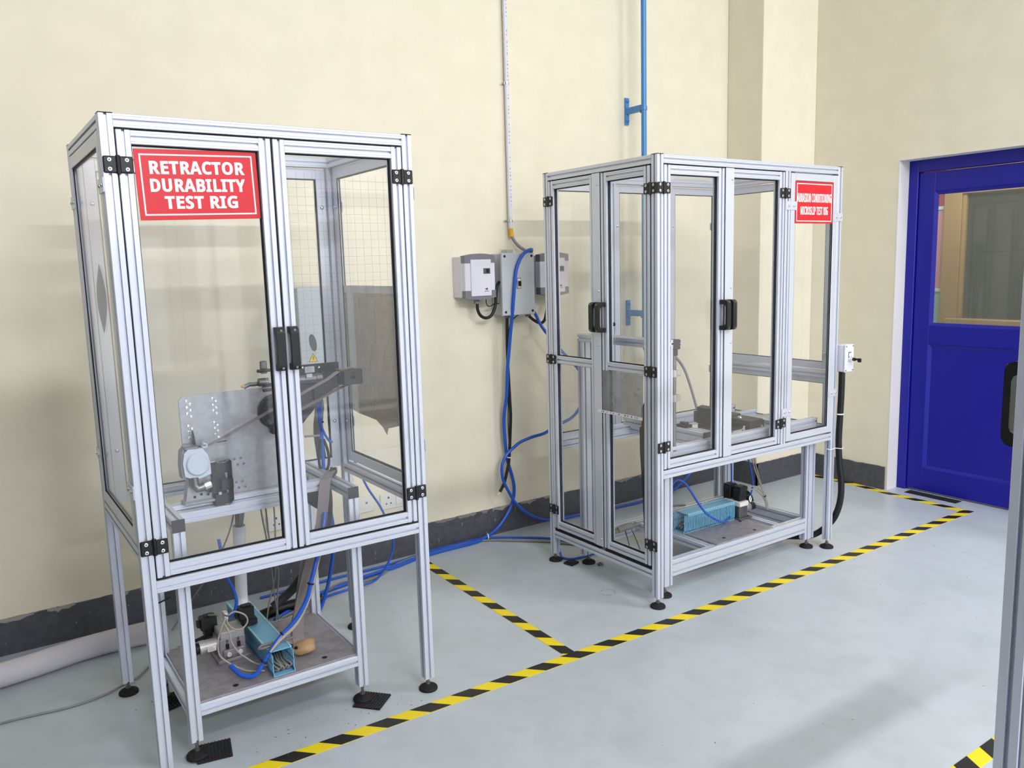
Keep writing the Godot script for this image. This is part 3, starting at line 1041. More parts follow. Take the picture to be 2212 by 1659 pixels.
	s.lathe(V(1.152, 1.250, 1.14), Vector3(1, 0, 0), [Vector2(0, 0), Vector2(0.007, 0), Vector2(0.007, 0.02), Vector2(0.011, 0.021), Vector2(0.011, 0.03), Vector2(0.007, 0.031), Vector2(0.007, 0.06), Vector2(0, 0.06)], 14)
	put("piston_rod", s, "steel_bright", t)
	s = mb()
	s.prism(PackedVector2Array([Vector2(0.93, 1.245), Vector2(0.93, 1.03), Vector2(1.02, 1.022), Vector2(1.165, 1.169), Vector2(1.195, 1.21), Vector2(1.195, 1.245)]), 2, 1.098, 1.112)
	put("gusset_plate", s, "gun_steel", t)
	s = mb()
	s.prism(PackedVector2Array([Vector2(1.10, 1.17), Vector2(1.21, 1.222), Vector2(1.21, 1.262), Vector2(1.10, 1.215)]), 2, 1.16, 1.185)
	put("belt_arm", s, "dark_steel", t)
	s = mb()
	s.box(V(1.195, 1.226, 1.205), V(1.272, 1.282, 1.25), 0.002)
	s.box(V(1.195, 1.226, 1.16), V(1.205, 1.282, 1.205), 0.002)
	s.box(V(1.262, 1.226, 1.16), V(1.272, 1.282, 1.205), 0.002)
	put("end_block", s, "dark_steel", t)
	s = mb()
	s.lathe(V(1.232, 1.255, 1.249), Vector3(0, 0, 1), [Vector2(0.0105, 0), Vector2(0.0105, 0.002), Vector2(0.0085, 0.0025), Vector2(0.0072, 0.001), Vector2(0.0, 0.001)], 18)
	put("axle", s, "gun_steel", t)
	s = mb()
	s.lathe(V(0.958, 1.145, 1.15), Vector3(0, 0, 1), [Vector2(0, 0), Vector2(0.066, 0), Vector2(0.066, 0.008), Vector2(0.058, 0.012), Vector2(0.058, 0.022), Vector2(0.040, 0.026), Vector2(0.036, 0.02), Vector2(0.018, 0.02), Vector2(0.016, 0.03), Vector2(0, 0.03)], 32)
	for k in 10:
		var a := TAU * k / 10.0
		s.lathe(V(0.958 + 0.05 * cos(a), 1.145 + 0.05 * sin(a), 1.162), Vector3(0, 0, 1), [Vector2(0.006, 0), Vector2(0.006, 0.016), Vector2(0, 0.016)], 8)
	put("drum", s, "dark_steel", t)
	bx(t, "drum_stop", "dark_steel", V(0.934, 1.062, 1.15), V(0.965, 1.095, 1.175), 0.002)
	for p in [[0.908, 1.296, 1.12], [0.910, 1.229, 1.17]]:
		s = mb()
		s.lathe(V(p[0], p[1], p[2]), Vector3(1, 0, 0), [Vector2(0, 0), Vector2(0.006, 0.001), Vector2(0.006, 0.075), Vector2(0, 0.075)], 12)
		put("peg", s, "gun_steel", t)
	s = mb()
	s.tube([V(0.862, 1.238, 1.10), V(0.882, 1.247, 1.10), V(0.90, 1.246, 1.10), V(0.94, 1.248, 1.10)], 0.008, 10)
	s.lathe(V(0.915, 1.252, 1.11), Vector3(1, 0, 0), [Vector2(0, 0), Vector2(0.016, 0), Vector2(0.016, 0.035), Vector2(0, 0.035)], 16)
	put("air_fitting", s, "steel_grey", t)
	s = mb()
	s.lathe(V(0.853, 1.242, 1.10), Vector3(1, 0.2, 0), [Vector2(0, 0), Vector2(0.006, 0), Vector2(0.006, 0.012), Vector2(0, 0.012)], 10)
	put("brass_nipple", s, "connector_yellow", t)
	s = mb()
	s.box(V(0.930, 1.282, 1.085), V(0.955, 1.33, 1.10), 0.003)
	put("support_lug", s, "steel_grey", t)
	# webbing belt over the end block
	t = thing("webbing_belt", "grey seat belt webbing stretched from the retractor up to the black end block", "belt", V(0.95, 1.05, 1.2))
	s = mb()
	s.band([V(0.682, 1.060, 1.198), V(0.70, 1.062, 1.198), V(0.76, 1.085, 1.198), V(0.85, 1.124, 1.198), V(0.95, 1.167, 1.198), V(1.05, 1.208, 1.198), V(1.15, 1.250, 1.197), V(1.192, 1.274, 1.196), V(1.215, 1.284, 1.196), V(1.245, 1.285, 1.196), V(1.276, 1.280, 1.196)], V(0, 0.0, 1), 0.034, 0.0014)
	s.band([V(1.276, 1.280, 1.196), V(1.279, 1.25, 1.196), V(1.268, 1.224, 1.196), V(1.225, 1.219, 1.196), V(1.17, 1.200, 1.196), V(1.10, 1.171, 1.196), V(1.03, 1.142, 1.194), V(0.99, 1.126, 1.192)], V(0, 0.0, 1), 0.034, 0.0014)
	put("webbing", s, "webbing", t)
	# hanging webbing
	t = thing("webbing_strap", "wide brown-grey webbing strap hanging from the bench beam down to the shelf", "strap", V(1.05, 0.2, 1.2))
	s = mb()
	var side := V(0.94, 0.2, 0.28)
	s.band([V(1.185, 0.875, 1.10), V(1.165, 0.876, 1.135), V(1.142, 0.874, 1.17), V(1.122, 0.862, 1.19), V(1.110, 0.83, 1.20), V(1.102, 0.78, 1.203), V(1.088, 0.70, 1.203), V(1.052, 0.60, 1.2), V(1.025, 0.51, 1.195), V(1.0, 0.42, 1.19), V(0.975, 0.33, 1.19), V(0.968, 0.27, 1.20), V(0.968, 0.235, 1.215)], side, 0.044, 0.0016)
	put("webbing", s, "webbing", t)
	s = mb()
	s.band([V(1.03, 0.55, 1.15), V(1.01, 0.45, 1.15), V(0.985, 0.35, 1.16), V(0.945, 0.27, 1.18), V(0.925, 0.235, 1.2)], side, 0.03, 0.0016)
	put("webbing", s, "webbing", t)
	s = mb()
	s.lathe(V(1.166, 0.862, 1.135), V(0.2, 1, 0), [Vector2(0.014, 0), Vector2(0.012, 0.012), Vector2(0.007, 0.016), Vector2(0.0075, 0.028), Vector2(0, 0.03)], 12)
	s.tube([V(1.135, 0.868, 1.16), V(1.16, 0.866, 1.165), V(1.18, 0.874, 1.15), V(1.185, 0.884, 1.13)], 0.006, 8)
	put("strap_clamp", s, "gun_steel", t)
	# wrapped end lying on the shelf
	t = thing("cloth_bundle", "crumpled tan bundle lying on the shelf right of the blue duct", "bundle", V(0.975, 0.203, 1.22))
	s = mb()
	var rng := RandomNumberGenerator.new()
	rng.seed = 4
	var rows := []
	for i in 9:
		var row := []
		for k in 14:
			var a := TAU * k / 14.0
			var e := PI * i / 8.0
			var rr := 1.0 + 0.16 * sin(a * 3.0 + i) + rng.randf_range(-0.06, 0.06)
			row.append(V(0.982 + 0.044 * rr * sin(e) * cos(a) + 0.01 * cos(e), 0.232 + 0.027 * cos(e), 1.222 + 0.042 * rr * sin(e) * sin(a)))
		rows.append(row)
	s.smooth = true
	for i in 8:
		for k in 14:
			var n := (k + 1) % 14
			var h: Vector3 = rows[i][k] + rows[i + 1][n] - V(0.982, 0.232, 1.222) * 2.0
			s.quad(rows[i][k], rows[i][n], rows[i + 1][n], rows[i + 1][k], h)
	put("wrapping", s, "cloth_tan", t)
	s = mb()
	for e in [[0.945, 1.20], [0.955, 1.232], [0.965, 1.206]]:
		s.lathe(V(e[0], 0.232, e[1]), V(-0.6, 0.7, 0.1), [Vector2(0.007, 0), Vector2(0.006, 0.016), Vector2(0, 0.018)], 8)
	put("cable_ends", s, "cable_black", t)
	# cable ducts, valves, hoses
	cable_duct(V(0.825, 0.203, 0.745), V(0.905, 0.288, 1.335), 2, "pale blue slotted cable duct with lid on the shelf of the left-hand enclosure")
	t = thing("valve_manifold", "pneumatic valve block with two black solenoids left of the duct in the left-hand enclosure", "valve", V(0.75, 0.203, 1.06))
	s = mb()
	s.box(V(0.700, 0.203, 1.0), V(0.797, 0.29, 1.1), 0.003)
	s.box(V(0.688, 0.203, 1.0), V(0.812, 0.216, 1.115), 0.002)
	s.box(V(0.71, 0.225, 1.1), V(0.79, 0.25, 1.112), 0.003)
	put("body", s, "shelf_plate", t)
	bx(t, "top_block", "aluminium_dull", V(0.705, 0.29, 1.01), V(0.795, 0.318, 1.1), 0.003)
	for x in [0.728, 0.770]:
		s = mb()
		s.box(V(x - 0.006, 0.252, 1.1), V(x + 0.006, 0.272, 1.106), 0.001)
		put("valve_button", s, "black_plastic", t)
		s = mb()
		s.lathe(V(x, 0.236, 1.11), Vector3(0, 0, 1), [Vector2(0.0075, 0), Vector2(0.0085, 0.004), Vector2(0.0085, 0.012), Vector2(0.005, 0.0125), Vector2(0.004, 0.006), Vector2(0, 0.006)], 14)
		put("port", s, "socket_white", t)
		s = mb()
		s.box(V(x - 0.003, 0.275, 1.1), V(x - 0.0015, 0.288, 1.103))
		s.box(V(x + 0.0015, 0.275, 1.1), V(x + 0.003, 0.288, 1.103))
		put("wire_clip", s, "dark_steel", t)
	s = mb()
	s.lathe(V(0.70, 0.265, 1.06), V(-1, 0, 0), [Vector2(0.0, 0), Vector2(0.024, 0), Vector2(0.024, 0.045), Vector2(0.027, 0.046), Vector2(0.027, 0.066), Vector2(0, 0.066)], 20)
	put("regulator", s, "aluminium_dull", t)
	s = mb()
	s.lathe(V(0.634, 0.265, 1.06), V(-1, 0, 0), [Vector2(0.02, 0), Vector2(0.022, 0.012), Vector2(0, 0.013)], 20)
	put("regulator_knob", s, "black_plastic", t)
	bx(t, "rating_label", "socket_white", V(0.66, 0.252, 1.083), V(0.69, 0.272, 1.086), 0.0)
	s = mb()
	for k in 3:
		s.box(V(0.663, 0.256 + k * 0.005, 1.086), V(0.685 - 0.003 * k, 0.2575 + k * 0.005, 1.0864))
	put("label_print", s, "print_grey", t)
	for c in [[0.690, 0.315, 0.985, 0.0], [0.822, 0.335, 1.03, 0.0]]:
		s = mb()
		s.box(V(c[0] - 0.03, c[1] - 0.012, c[2] - 0.022), V(c[0] + 0.03, c[1] + 0.038, c[2] + 0.022), 0.003)
		s.box(V(c[0] - 0.018, c[1] - 0.04, c[2] - 0.02), V(c[0] + 0.04, c[1] - 0.012, c[2] + 0.02), 0.003)
		s.box(V(c[0] - 0.012, c[1] + 0.038, c[2] - 0.014), V(c[0] + 0.02, c[1] + 0.043, c[2] + 0.014), 0.001)
		s.box(V(c[0] - 0.041, c[1], c[2] - 0.012), V(c[0] - 0.03, c[1] + 0.026, c[2] + 0.012), 0.002)
		put("solenoid", s, "black_plastic", t)
	bx(t, "connector_block", "socket_white", V(0.738, 0.345, 1.02), V(0.752, 0.372, 1.05), 0.001)

# slotted cable duct; ax 0 or 2 is its long axis
func cable_duct(a: Vector3, b: Vector3, ax: int, label: String):
	var c := (a + b) * 0.5
	var t := thing("cable_duct", label, "cable duct", V(c.x, a.y, c.z))
	if ax == 0:
		F = Transform3D(Basis(V(0, 0, 1), V(0, 1, 0), V(-1, 0, 0)), V(b.x, a.y, a.z))
	else:
		F = Transform3D(Basis.IDENTITY, V(a.x, a.y, a.z))
	var w: float = absf(b.z - a.z) if ax == 0 else absf(b.x - a.x)
	var L: float = absf(b.x - a.x) if ax == 0 else absf(b.z - a.z)
	var h := b.y - a.y
	bx(t, "duct_floor", "duct_blue", V(0, 0, 0), V(w, 0.003, L))
	for x in [0.0, w - 0.003]:
		var s := mb()
		var n := int(L / 0.012)
		for i in n:
			var z := L * i / n
			s.box(V(x, 0.003, z), V(x + 0.003, h - 0.004, z + 0.0062))
		s.box(V(x, 0.003, 0), V(x + 0.003, 0.014, L))
		s.box(V(x, h * 0.55, 0), V(x + 0.003, h * 0.55 + 0.004, L))
		put("slotted_wall", s, "duct_blue", t)
	var s2 := mb()
	s2.box(V(-0.002, h - 0.004, 0), V(w + 0.002, h, L - 0.03), 0.001)
	s2.box(V(-0.002, h - 0.014, 0), V(0.0, h - 0.004, L - 0.03))
	s2.box(V(w, h - 0.014, 0), V(w + 0.002, h - 0.004, L - 0.03))
	var lid := put("duct_lid", s2, "duct_blue", t)
	for x in [-0.003, w - 0.005]:
		bx(lid, "lid_edge", "duct_pale", V(x, h - 0.001, 0), V(x + 0.008, h + 0.0022, L - 0.03), 0.0008)
	s2 = mb()
	for i in 6:
		var u := w * (0.2 + 0.12 * i)
		s2.tube([V(u, h * 0.3, L * 0.25), V(u + 0.004, h * 0.4, L * 0.8), V(u - 0.006, h * (0.35 + 0.05 * (i % 3)), L - 0.05), V(u + 0.008, h * (0.2 + 0.1 * (i % 2)), L - 0.015), V(u - 0.004, 0.012, L - 0.03)], 0.004, 6)
	put("wires", s2, "cable_grey", t)
	F = Transform3D.IDENTITY

# a single length of hose or cable
func run_line(called: String, label: String, category: String, m: String, pts: Array, r: float, group := "", rib := 0.0, flat := 1.0) -> Node3D:
	var lo: Vector3 = pts[0]
	for p in pts:
		if p.y < lo.y:
			lo = p
	var t := thing(called, label, category, V(lo.x, maxf(0.0, lo.y - r), lo.z), group)
	var s := mb()
	s.tube(pts, r, 10 if r > 0.006 else 6, rib, 0.0075, flat)
	put("ribbed_sleeve" if rib > 0.0 else ("hose_tube" if category == "hose" else "cable_sheath"), s, m, t)
	return t

func cable_tie(t: Node, p: Vector3, d: Vector3, r: float, m := "cable_black"):
	var s := mb()
	s.lathe(p - d.normalized() * 0.003, d, [Vector2(r * 0.8, 0), Vector2(r, 0), Vector2(r, 0.006), Vector2(r * 0.8, 0.006)], 10)
	put("cable_tie", s, m, t)

# ---------------------------------------------------------------- second enclosure (right)
func build_rig_two():
	var x0 := 2.6525
	var x1 := 4.0375
	var zf := 1.432
	var zb := 0.580
	var t := thing("test_enclosure", "wide aluminium profile cabinet with clear doors carrying the ABRASION CONDITIONING MICROSLIP TEST RIG sign", "enclosure", V((x0 + x1) * 0.5, 0, (zf + zb) * 0.5))
	for x in [x0, x1 - 0.04]:
		for z in [zb, zf - 0.04]:
			post(t, x, z, 0.048, 2.1315)
			foot(t, V(x + 0.02, 0.0, z + 0.02), 0.05)
	for z in [zb, zf - 0.04]:
		bar(t, "top_rail", 0, V(x0 + 0.04, 2.093, z), V(x1 - 0.04, 2.133, z + 0.04), "brtl", true)
		bar(t, "bottom_rail", 0, V(x0 + 0.04, 0.637, z), V(x1 - 0.04, 0.677, z + 0.04), "brtl", true)
	for x in [x0, x1 - 0.04]:
		bar(t, "top_rail", 2, V(x, 2.093, zb + 0.04), V(x + 0.04, 2.133, zf - 0.04))
	bar(t, "bottom_rail", 2, V(x0, 0.143, zb + 0.04), V(x0 + 0.04, 0.183, zf - 0.04))
	bar(t, "bottom_rail", 2, V(x1 - 0.04, 0.637, zb + 0.04), V(x1, 0.677, zf - 0.04))
	bar(t, "mid_rail", 2, V(x1 - 0.04, 0.985, zb + 0.04), V(x1, 1.025, zf - 0.04))
	bar(t, "post", 1, V(3.555, 0.677, zf - 0.04), V(3.595, 2.093, zf))
	bar(t, "post", 1, V(3.093, 0.677, zb), V(3.133, 2.093, zb + 0.04))
	bar(t, "post", 1, V(3.535, 0.677, zb), V(3.575, 2.093, zb + 0.04))
	bx(t, "roof_pane", "pane", V(x0 + 0.035, 2.111, zb + 0.035), V(x1 - 0.035, 2.115, zf - 0.035))
	# front doors, flat cover strip and fixed panel
	F = on_front(zf)
	var d1 := leaf(t, "door", 2.6965, 3.0965, 0.684, 2.087, {"gap": [0.004, 0.008, 0.006, 0.006]})
	handle(d1, 3.081, 1.320, 1.466, 0.05)
	var d2 := leaf(t, "door", 3.105, 3.548, 0.684, 2.087, {"gap": [0.0, 0.006, 0.006, 0.006]})
	bx(d2, "cover_strip", "aluminium", V(3.1015, 0.680, 0.0), V(3.1605, 2.090, 0.004), 0.0015)
	for y in [2.036, 1.521, 1.252, 0.736]:
		screw(d2, V(3.1455, y, 0.004), Vector3(0, 0, 1), 0.006)
	handle(d2, 3.118, 1.320, 1.466, 0.054)
	leaf(t, "front_panel", 3.600, 3.9965, 0.685, 2.086, {"flat": true, "deep": 0.02, "w": 0.037})
	for c in [[3.6, 2.086], [3.966, 2.086], [3.6, 0.682], [3.966, 0.682]]:
		bx(t, "end_cap", "black_plastic", V(c[0], c[1], -0.02), V(c[0] + 0.03, c[1] + 0.0035, 0), 0.0)
	hinge(t, 2.690, 1.985)
	hinge(t, 2.6925, 0.791, 0.002)
	hinge(t, 3.548, 1.983)
	hinge(t, 3.547, 0.791, 0.002)
	clip(t, 3.556, 3.642, 1.8995)
	clip(t, 3.964, 4.040, 1.845)
	clip(t, 3.556, 3.638, 0.825)
	clip(t, 3.964, 4.040, 0.884)
	# left side doors with a middle rail
	F = on_left(x0)
	var d3 := leaf(t, "door", 0.6225, 1.0005, 0.204, 2.087, {"mid": [1.131], "gap": [0.002, 0.002, 0.006, 0.02]})
	bx(d3, "cover_strip", "aluminium", V(0.9815, 0.203, 0.0), V(1.0405, 2.090, 0.004), 0.0015)
	for y in [2.036, 1.521, 1.252, 0.736, 0.245]:
		screw(d3, V(1.026, y, 0.004), Vector3(0, 0, 1), 0.006)
	handle(d3, 1.015, 1.318, 1.466, 0.05)
	var d4 := leaf(t, "door", 1.0445, 1.382, 0.204, 2.087, {"mid": [1.131], "gap": [0.002, 0.002, 0.006, 0.02]})
	handle(d4, 1.060, 1.318, 1.466, 0.05)
	for y in [1.985, 1.150, 0.310]:
		hinge(t, 0.6265, y)
		hinge(t, 1.3895, y)
	F = Transform3D.IDENTITY
	# dull protective film on the lower pane of the left side, with a printed white edge
	var s := mb()
	s.prism(PackedVector2Array([Vector2(1.045, 1.128), Vector2(1.045, 0.926), Vector2(1.338, 0.926), Vector2(1.338, 1.128)]), 0, x0 - 0.0012, x0 - 0.0004)
	put("protective_film", s, "film_grey", t)
	s = mb()
	s.box(V(x0 - 0.0056, 0.912, 1.012), V(x0 - 0.0045, 0.926, 1.336))
	var strip := put("film_edge", s, "sign_white", t)
	s = mb()
	var rng := RandomNumberGenerator.new()
	rng.seed = 8
	for z in [1.042, 1.055, 1.083, 1.108, 1.128, 1.168, 1.212, 1.232, 1.258, 1.284, 1.299]:
		s.box(V(x0 - 0.006, 0.9165, z), V(x0 - 0.0056, 0.9225, z + rng.randf_range(0.003, 0.008)))
	put("edge_print", s, "print_dark", t)
	strip.set_meta("label", "white printed edge strip of the film")
	# right side panels above and below the middle rail, back panels
	F = on_right(x1)
	leaf(t, "side_panel", -(zf - 0.043), -(zb + 0.043), 1.030, 2.088, {"flat": true, "deep": 0.02, "w": 0.04})
	leaf(t, "side_panel", -(zf - 0.043), -(zb + 0.043), 0.682, 0.982, {"flat": true, "deep": 0.02, "w": 0.03})
	for y in [1.905, 1.10]:
		inner_nuts(t, -zf + 0.064, -zb - 0.064, y + 0.022)
	for z in [0.80, 1.19]:
		screw(t, V(-z, 0.967, -0.0205), Vector3(0, 0, -1), 0.008, "nut")
	F = on_back(zb)
	for e in [[2.696, 3.0895], [3.1365, 3.5315], [3.5785, 3.994]]:
		leaf(t, "back_panel", -e[1], -e[0], 0.682, 2.088, {"flat": true, "deep": 0.02, "w": 0.04})
		for y in [1.84, 0.95]:
			clip(t, -e[1] - 0.035, -e[1] + 0.05, y)
			inner_nuts(t, -e[1] + 0.02, -e[0] - 0.02, y + 0.022)
	F = Transform3D.IDENTITY
	# sign
	var sg := thing("sign", "red sign lettered ABRASION CONDITIONING MICROSLIP TEST RIG on the right-hand enclosure", "sign", V(3.79, 1.833, zf + 0.004))
	F = Transform3D(Basis.IDENTITY, V(3.79, 1.940, zf + 0.001))
	bx(sg, "board", "sign_red", V(-0.1595, -0.107, -0.0005), V(0.1595, 0.107, 0.0015), 0.0004)
	sign_border(sg, 0.1595, 0.107, 0.010, 0.0045)
	F = Transform3D.IDENTITY
	lettering(sg, "ABRASION CONDITIONING", V(3.790, 1.9635, zf + 0.0026), 0.288, 0.046, 0.0)
	lettering(sg, "MICROSLIP TEST RIG", V(3.790, 1.8985, zf + 0.0026), 0.232, 0.043, 0.0)
	# key switch box beside the right-hand front post
	t = thing("key_switch_box", "small white switch box with a key in its lock right of the wide enclosure", "switch box", V(4.085, 1.02, 1.442))
	bx(t, "box_body", "box_white", V(4.046, 1.02, 1.412), V(4.124, 1.172, 1.462), 0.004)
	bx(t, "box_lid", "box_white", V(4.045, 1.019, 1.463), V(4.125, 1.173, 1.475), 0.003)
	for e in [[4.054, 1.029], [4.116, 1.029], [4.054, 1.163], [4.116, 1.163]]:
		s = mb()
		s.lathe(V(e[0], e[1], 1.4745), Vector3(0, 0, 1), [Vector2(0.0042, 0), Vector2(0.0042, 0.001), Vector2(0, 0.001)], 10)
		put("lid_screw", s, "black_plastic", t)
	bx(t, "label_holder", "sign_white", V(4.062, 1.132, 1.475), V(4.112, 1.150, 1.477), 0.0008)
	bx(t, "lock_plate", "cap_grey", V(4.074, 1.082, 1.475), V(4.098, 1.130, 1.4765), 0.0)
	bx(t, "lock_label", "sign_white", V(4.077, 1.106, 1.4764), V(4.095, 1.126, 1.4774), 0.0)
	s = mb()
	s.lathe(V(4.086, 1.092, 1.4755), Vector3(0, 0, 1), [Vector2(0.0145, 0), Vector2(0.0145, 0.006), Vector2(0.0115, 0.007), Vector2(0.0115, 0.022), Vector2(0, 0.022)], 18)
	put("lock_barrel", s, "steel_bright", t)
	s = mb()
	s.lathe(V(4.086, 1.092, 1.497), Vector3(0, 0, 1), [Vector2(0.009, 0), Vector2(0.009, 0.012), Vector2(0, 0.012)], 14)
	s.prism(PackedVector2Array([Vector2(4.083, 1.088), Vector2(4.089, 1.088), Vector2(4.089, 1.098), Vector2(4.083, 1.098)]), 2, 1.505, 1.53)
	s.box(V(4.080, 1.078, 1.524), V(4.092, 1.100, 1.545), 0.003)
	put("key", s, "black_plastic", t)
	t = run_line("conduit", "black corrugated conduit running down from the white key switch box", "conduit", "black_plastic", [V(4.066, 1.02, 1.443), V(4.066, 0.90, 1.443), V(4.062, 0.76, 1.442), V(4.060, 0.63, 1.440), V(4.063, 0.50, 1.446), V(4.072, 0.40, 1.455), V(4.074, 0.30, 1.455), V(4.066, 0.21, 1.44), V(4.055, 0.13, 1.40), V(4.00, 0.055, 1.33), V(3.92, 0.035, 1.22), V(3.86, 0.035, 1.10)], 0.0175, "", 0.0016)
	for e in [[V(4.062, 0.78, 1.442), 0.0], [V(4.068, 0.15, 1.41), 1.0]]:
		cable_tie(t, e[0], Vector3.UP, 0.021, "sign_white")
	s = mb()
	s.tube([V(4.03, 0.587, 1.437), V(3.99, 0.583, 1.436), V(3.965, 0.592, 1.432)], 0.0022, 6)
	s.tube([V(4.085, 0.587, 1.452), V(4.062, 0.584, 1.463), V(4.03, 0.587, 1.437)], 0.0022, 6)
	put("cable_tie", s, "sign_white", t)

func build_bench_two():
	var t := thing("test_bench", "heavy aluminium profile bench with a tall gantry standing inside the wide right-hand enclosure", "bench", V(3.36, 0, 1.04))
	# legs; the left pair carries the gantry
	for e in [[2.75, 0.728, 1.245], [2.75, 1.317, 1.245], [3.89, 0.728, 0.677], [3.89, 1.317, 0.677]]:
		bar(t, "leg", 1, V(e[0], 0.055, e[1]), V(e[0] + 0.08, e[2], e[1] + 0.04))
		foot(t, V(e[0] + 0.042, 0.0, e[1] + 0.02), 0.06)
	bar(t, "gantry_beam", 2, V(2.75, 1.245, 0.728), V(2.83, 1.285, 1.357), "brtl", true)
	for z in [0.728, 1.317]:
		bar(t, "lower_beam", 0, V(2.83, 0.098, z), V(3.89, 0.182, z + 0.04), "brtl", false)
	for x in [2.77, 3.91]:
		bar(t, "lower_beam", 2, V(x, 0.098, 0.768), V(x + 0.04, 0.178, 1.317))
	for x in [3.115, 3.67]:
		bar(t, "lower_beam", 2, V(x, 0.142, 0.768), V(x + 0.04, 0.182, 1.317))
	bx(t, "shelf", "shelf_plate", V(3.165, 0.182, 0.90), V(3.62, 0.188, 1.345), 0.001)
	for p in [V(3.27, 0.1875, 1.30), V(3.50, 0.1875, 1.315), V(3.555, 0.1875, 1.17)]:
		var s := mb()
		s.lathe(p, Vector3.UP, [Vector2(0.009, 0), Vector2(0.009, 0.0012), Vector2(0.007, 0.0012), Vector2(0.006, 0.0006), Vector2(0, 0.0006)], 14)
		put("bolt_hole", s, "black_rubber", t)
	# deck
	for z in [0.728, 1.317]:
		var b := bar(t, "deck_beam", 0, V(2.83, 0.678, z), V(3.972, 0.758, z + 0.04), "brtl", true)
		bx(b, "end_cap", "cap_grey", V(3.972, 0.6775, z - 0.0005), V(3.975, 0.7585, z + 0.0405), 0.0)
	var b2 := bar(t, "cross_beam", 2, V(3.09, 0.706, 0.768), V(3.17, 0.786, 1.312))
	bx(b2, "end_cap", "cap_grey", V(3.0895, 0.7055, 1.312), V(3.1705, 0.7865, 1.315), 0.001)
	bar(t, "cross_beam", 2, V(3.72, 0.718, 0.768), V(3.76, 0.758, 1.317))
	bar(t, "slide_rail", 0, V(3.50, 0.715, 0.90), V(3.965, 0.75, 0.94), "brtl", true)
	bx(t, "corner_bracket", "dark_steel", V(2.85, 0.690, 0.775), V(2.865, 0.757, 0.83), 0.002)
	bar(t, "cross_beam", 2, V(2.83, 0.82, 1.0), V(2.87, 0.86, 1.317), "brtl", false)

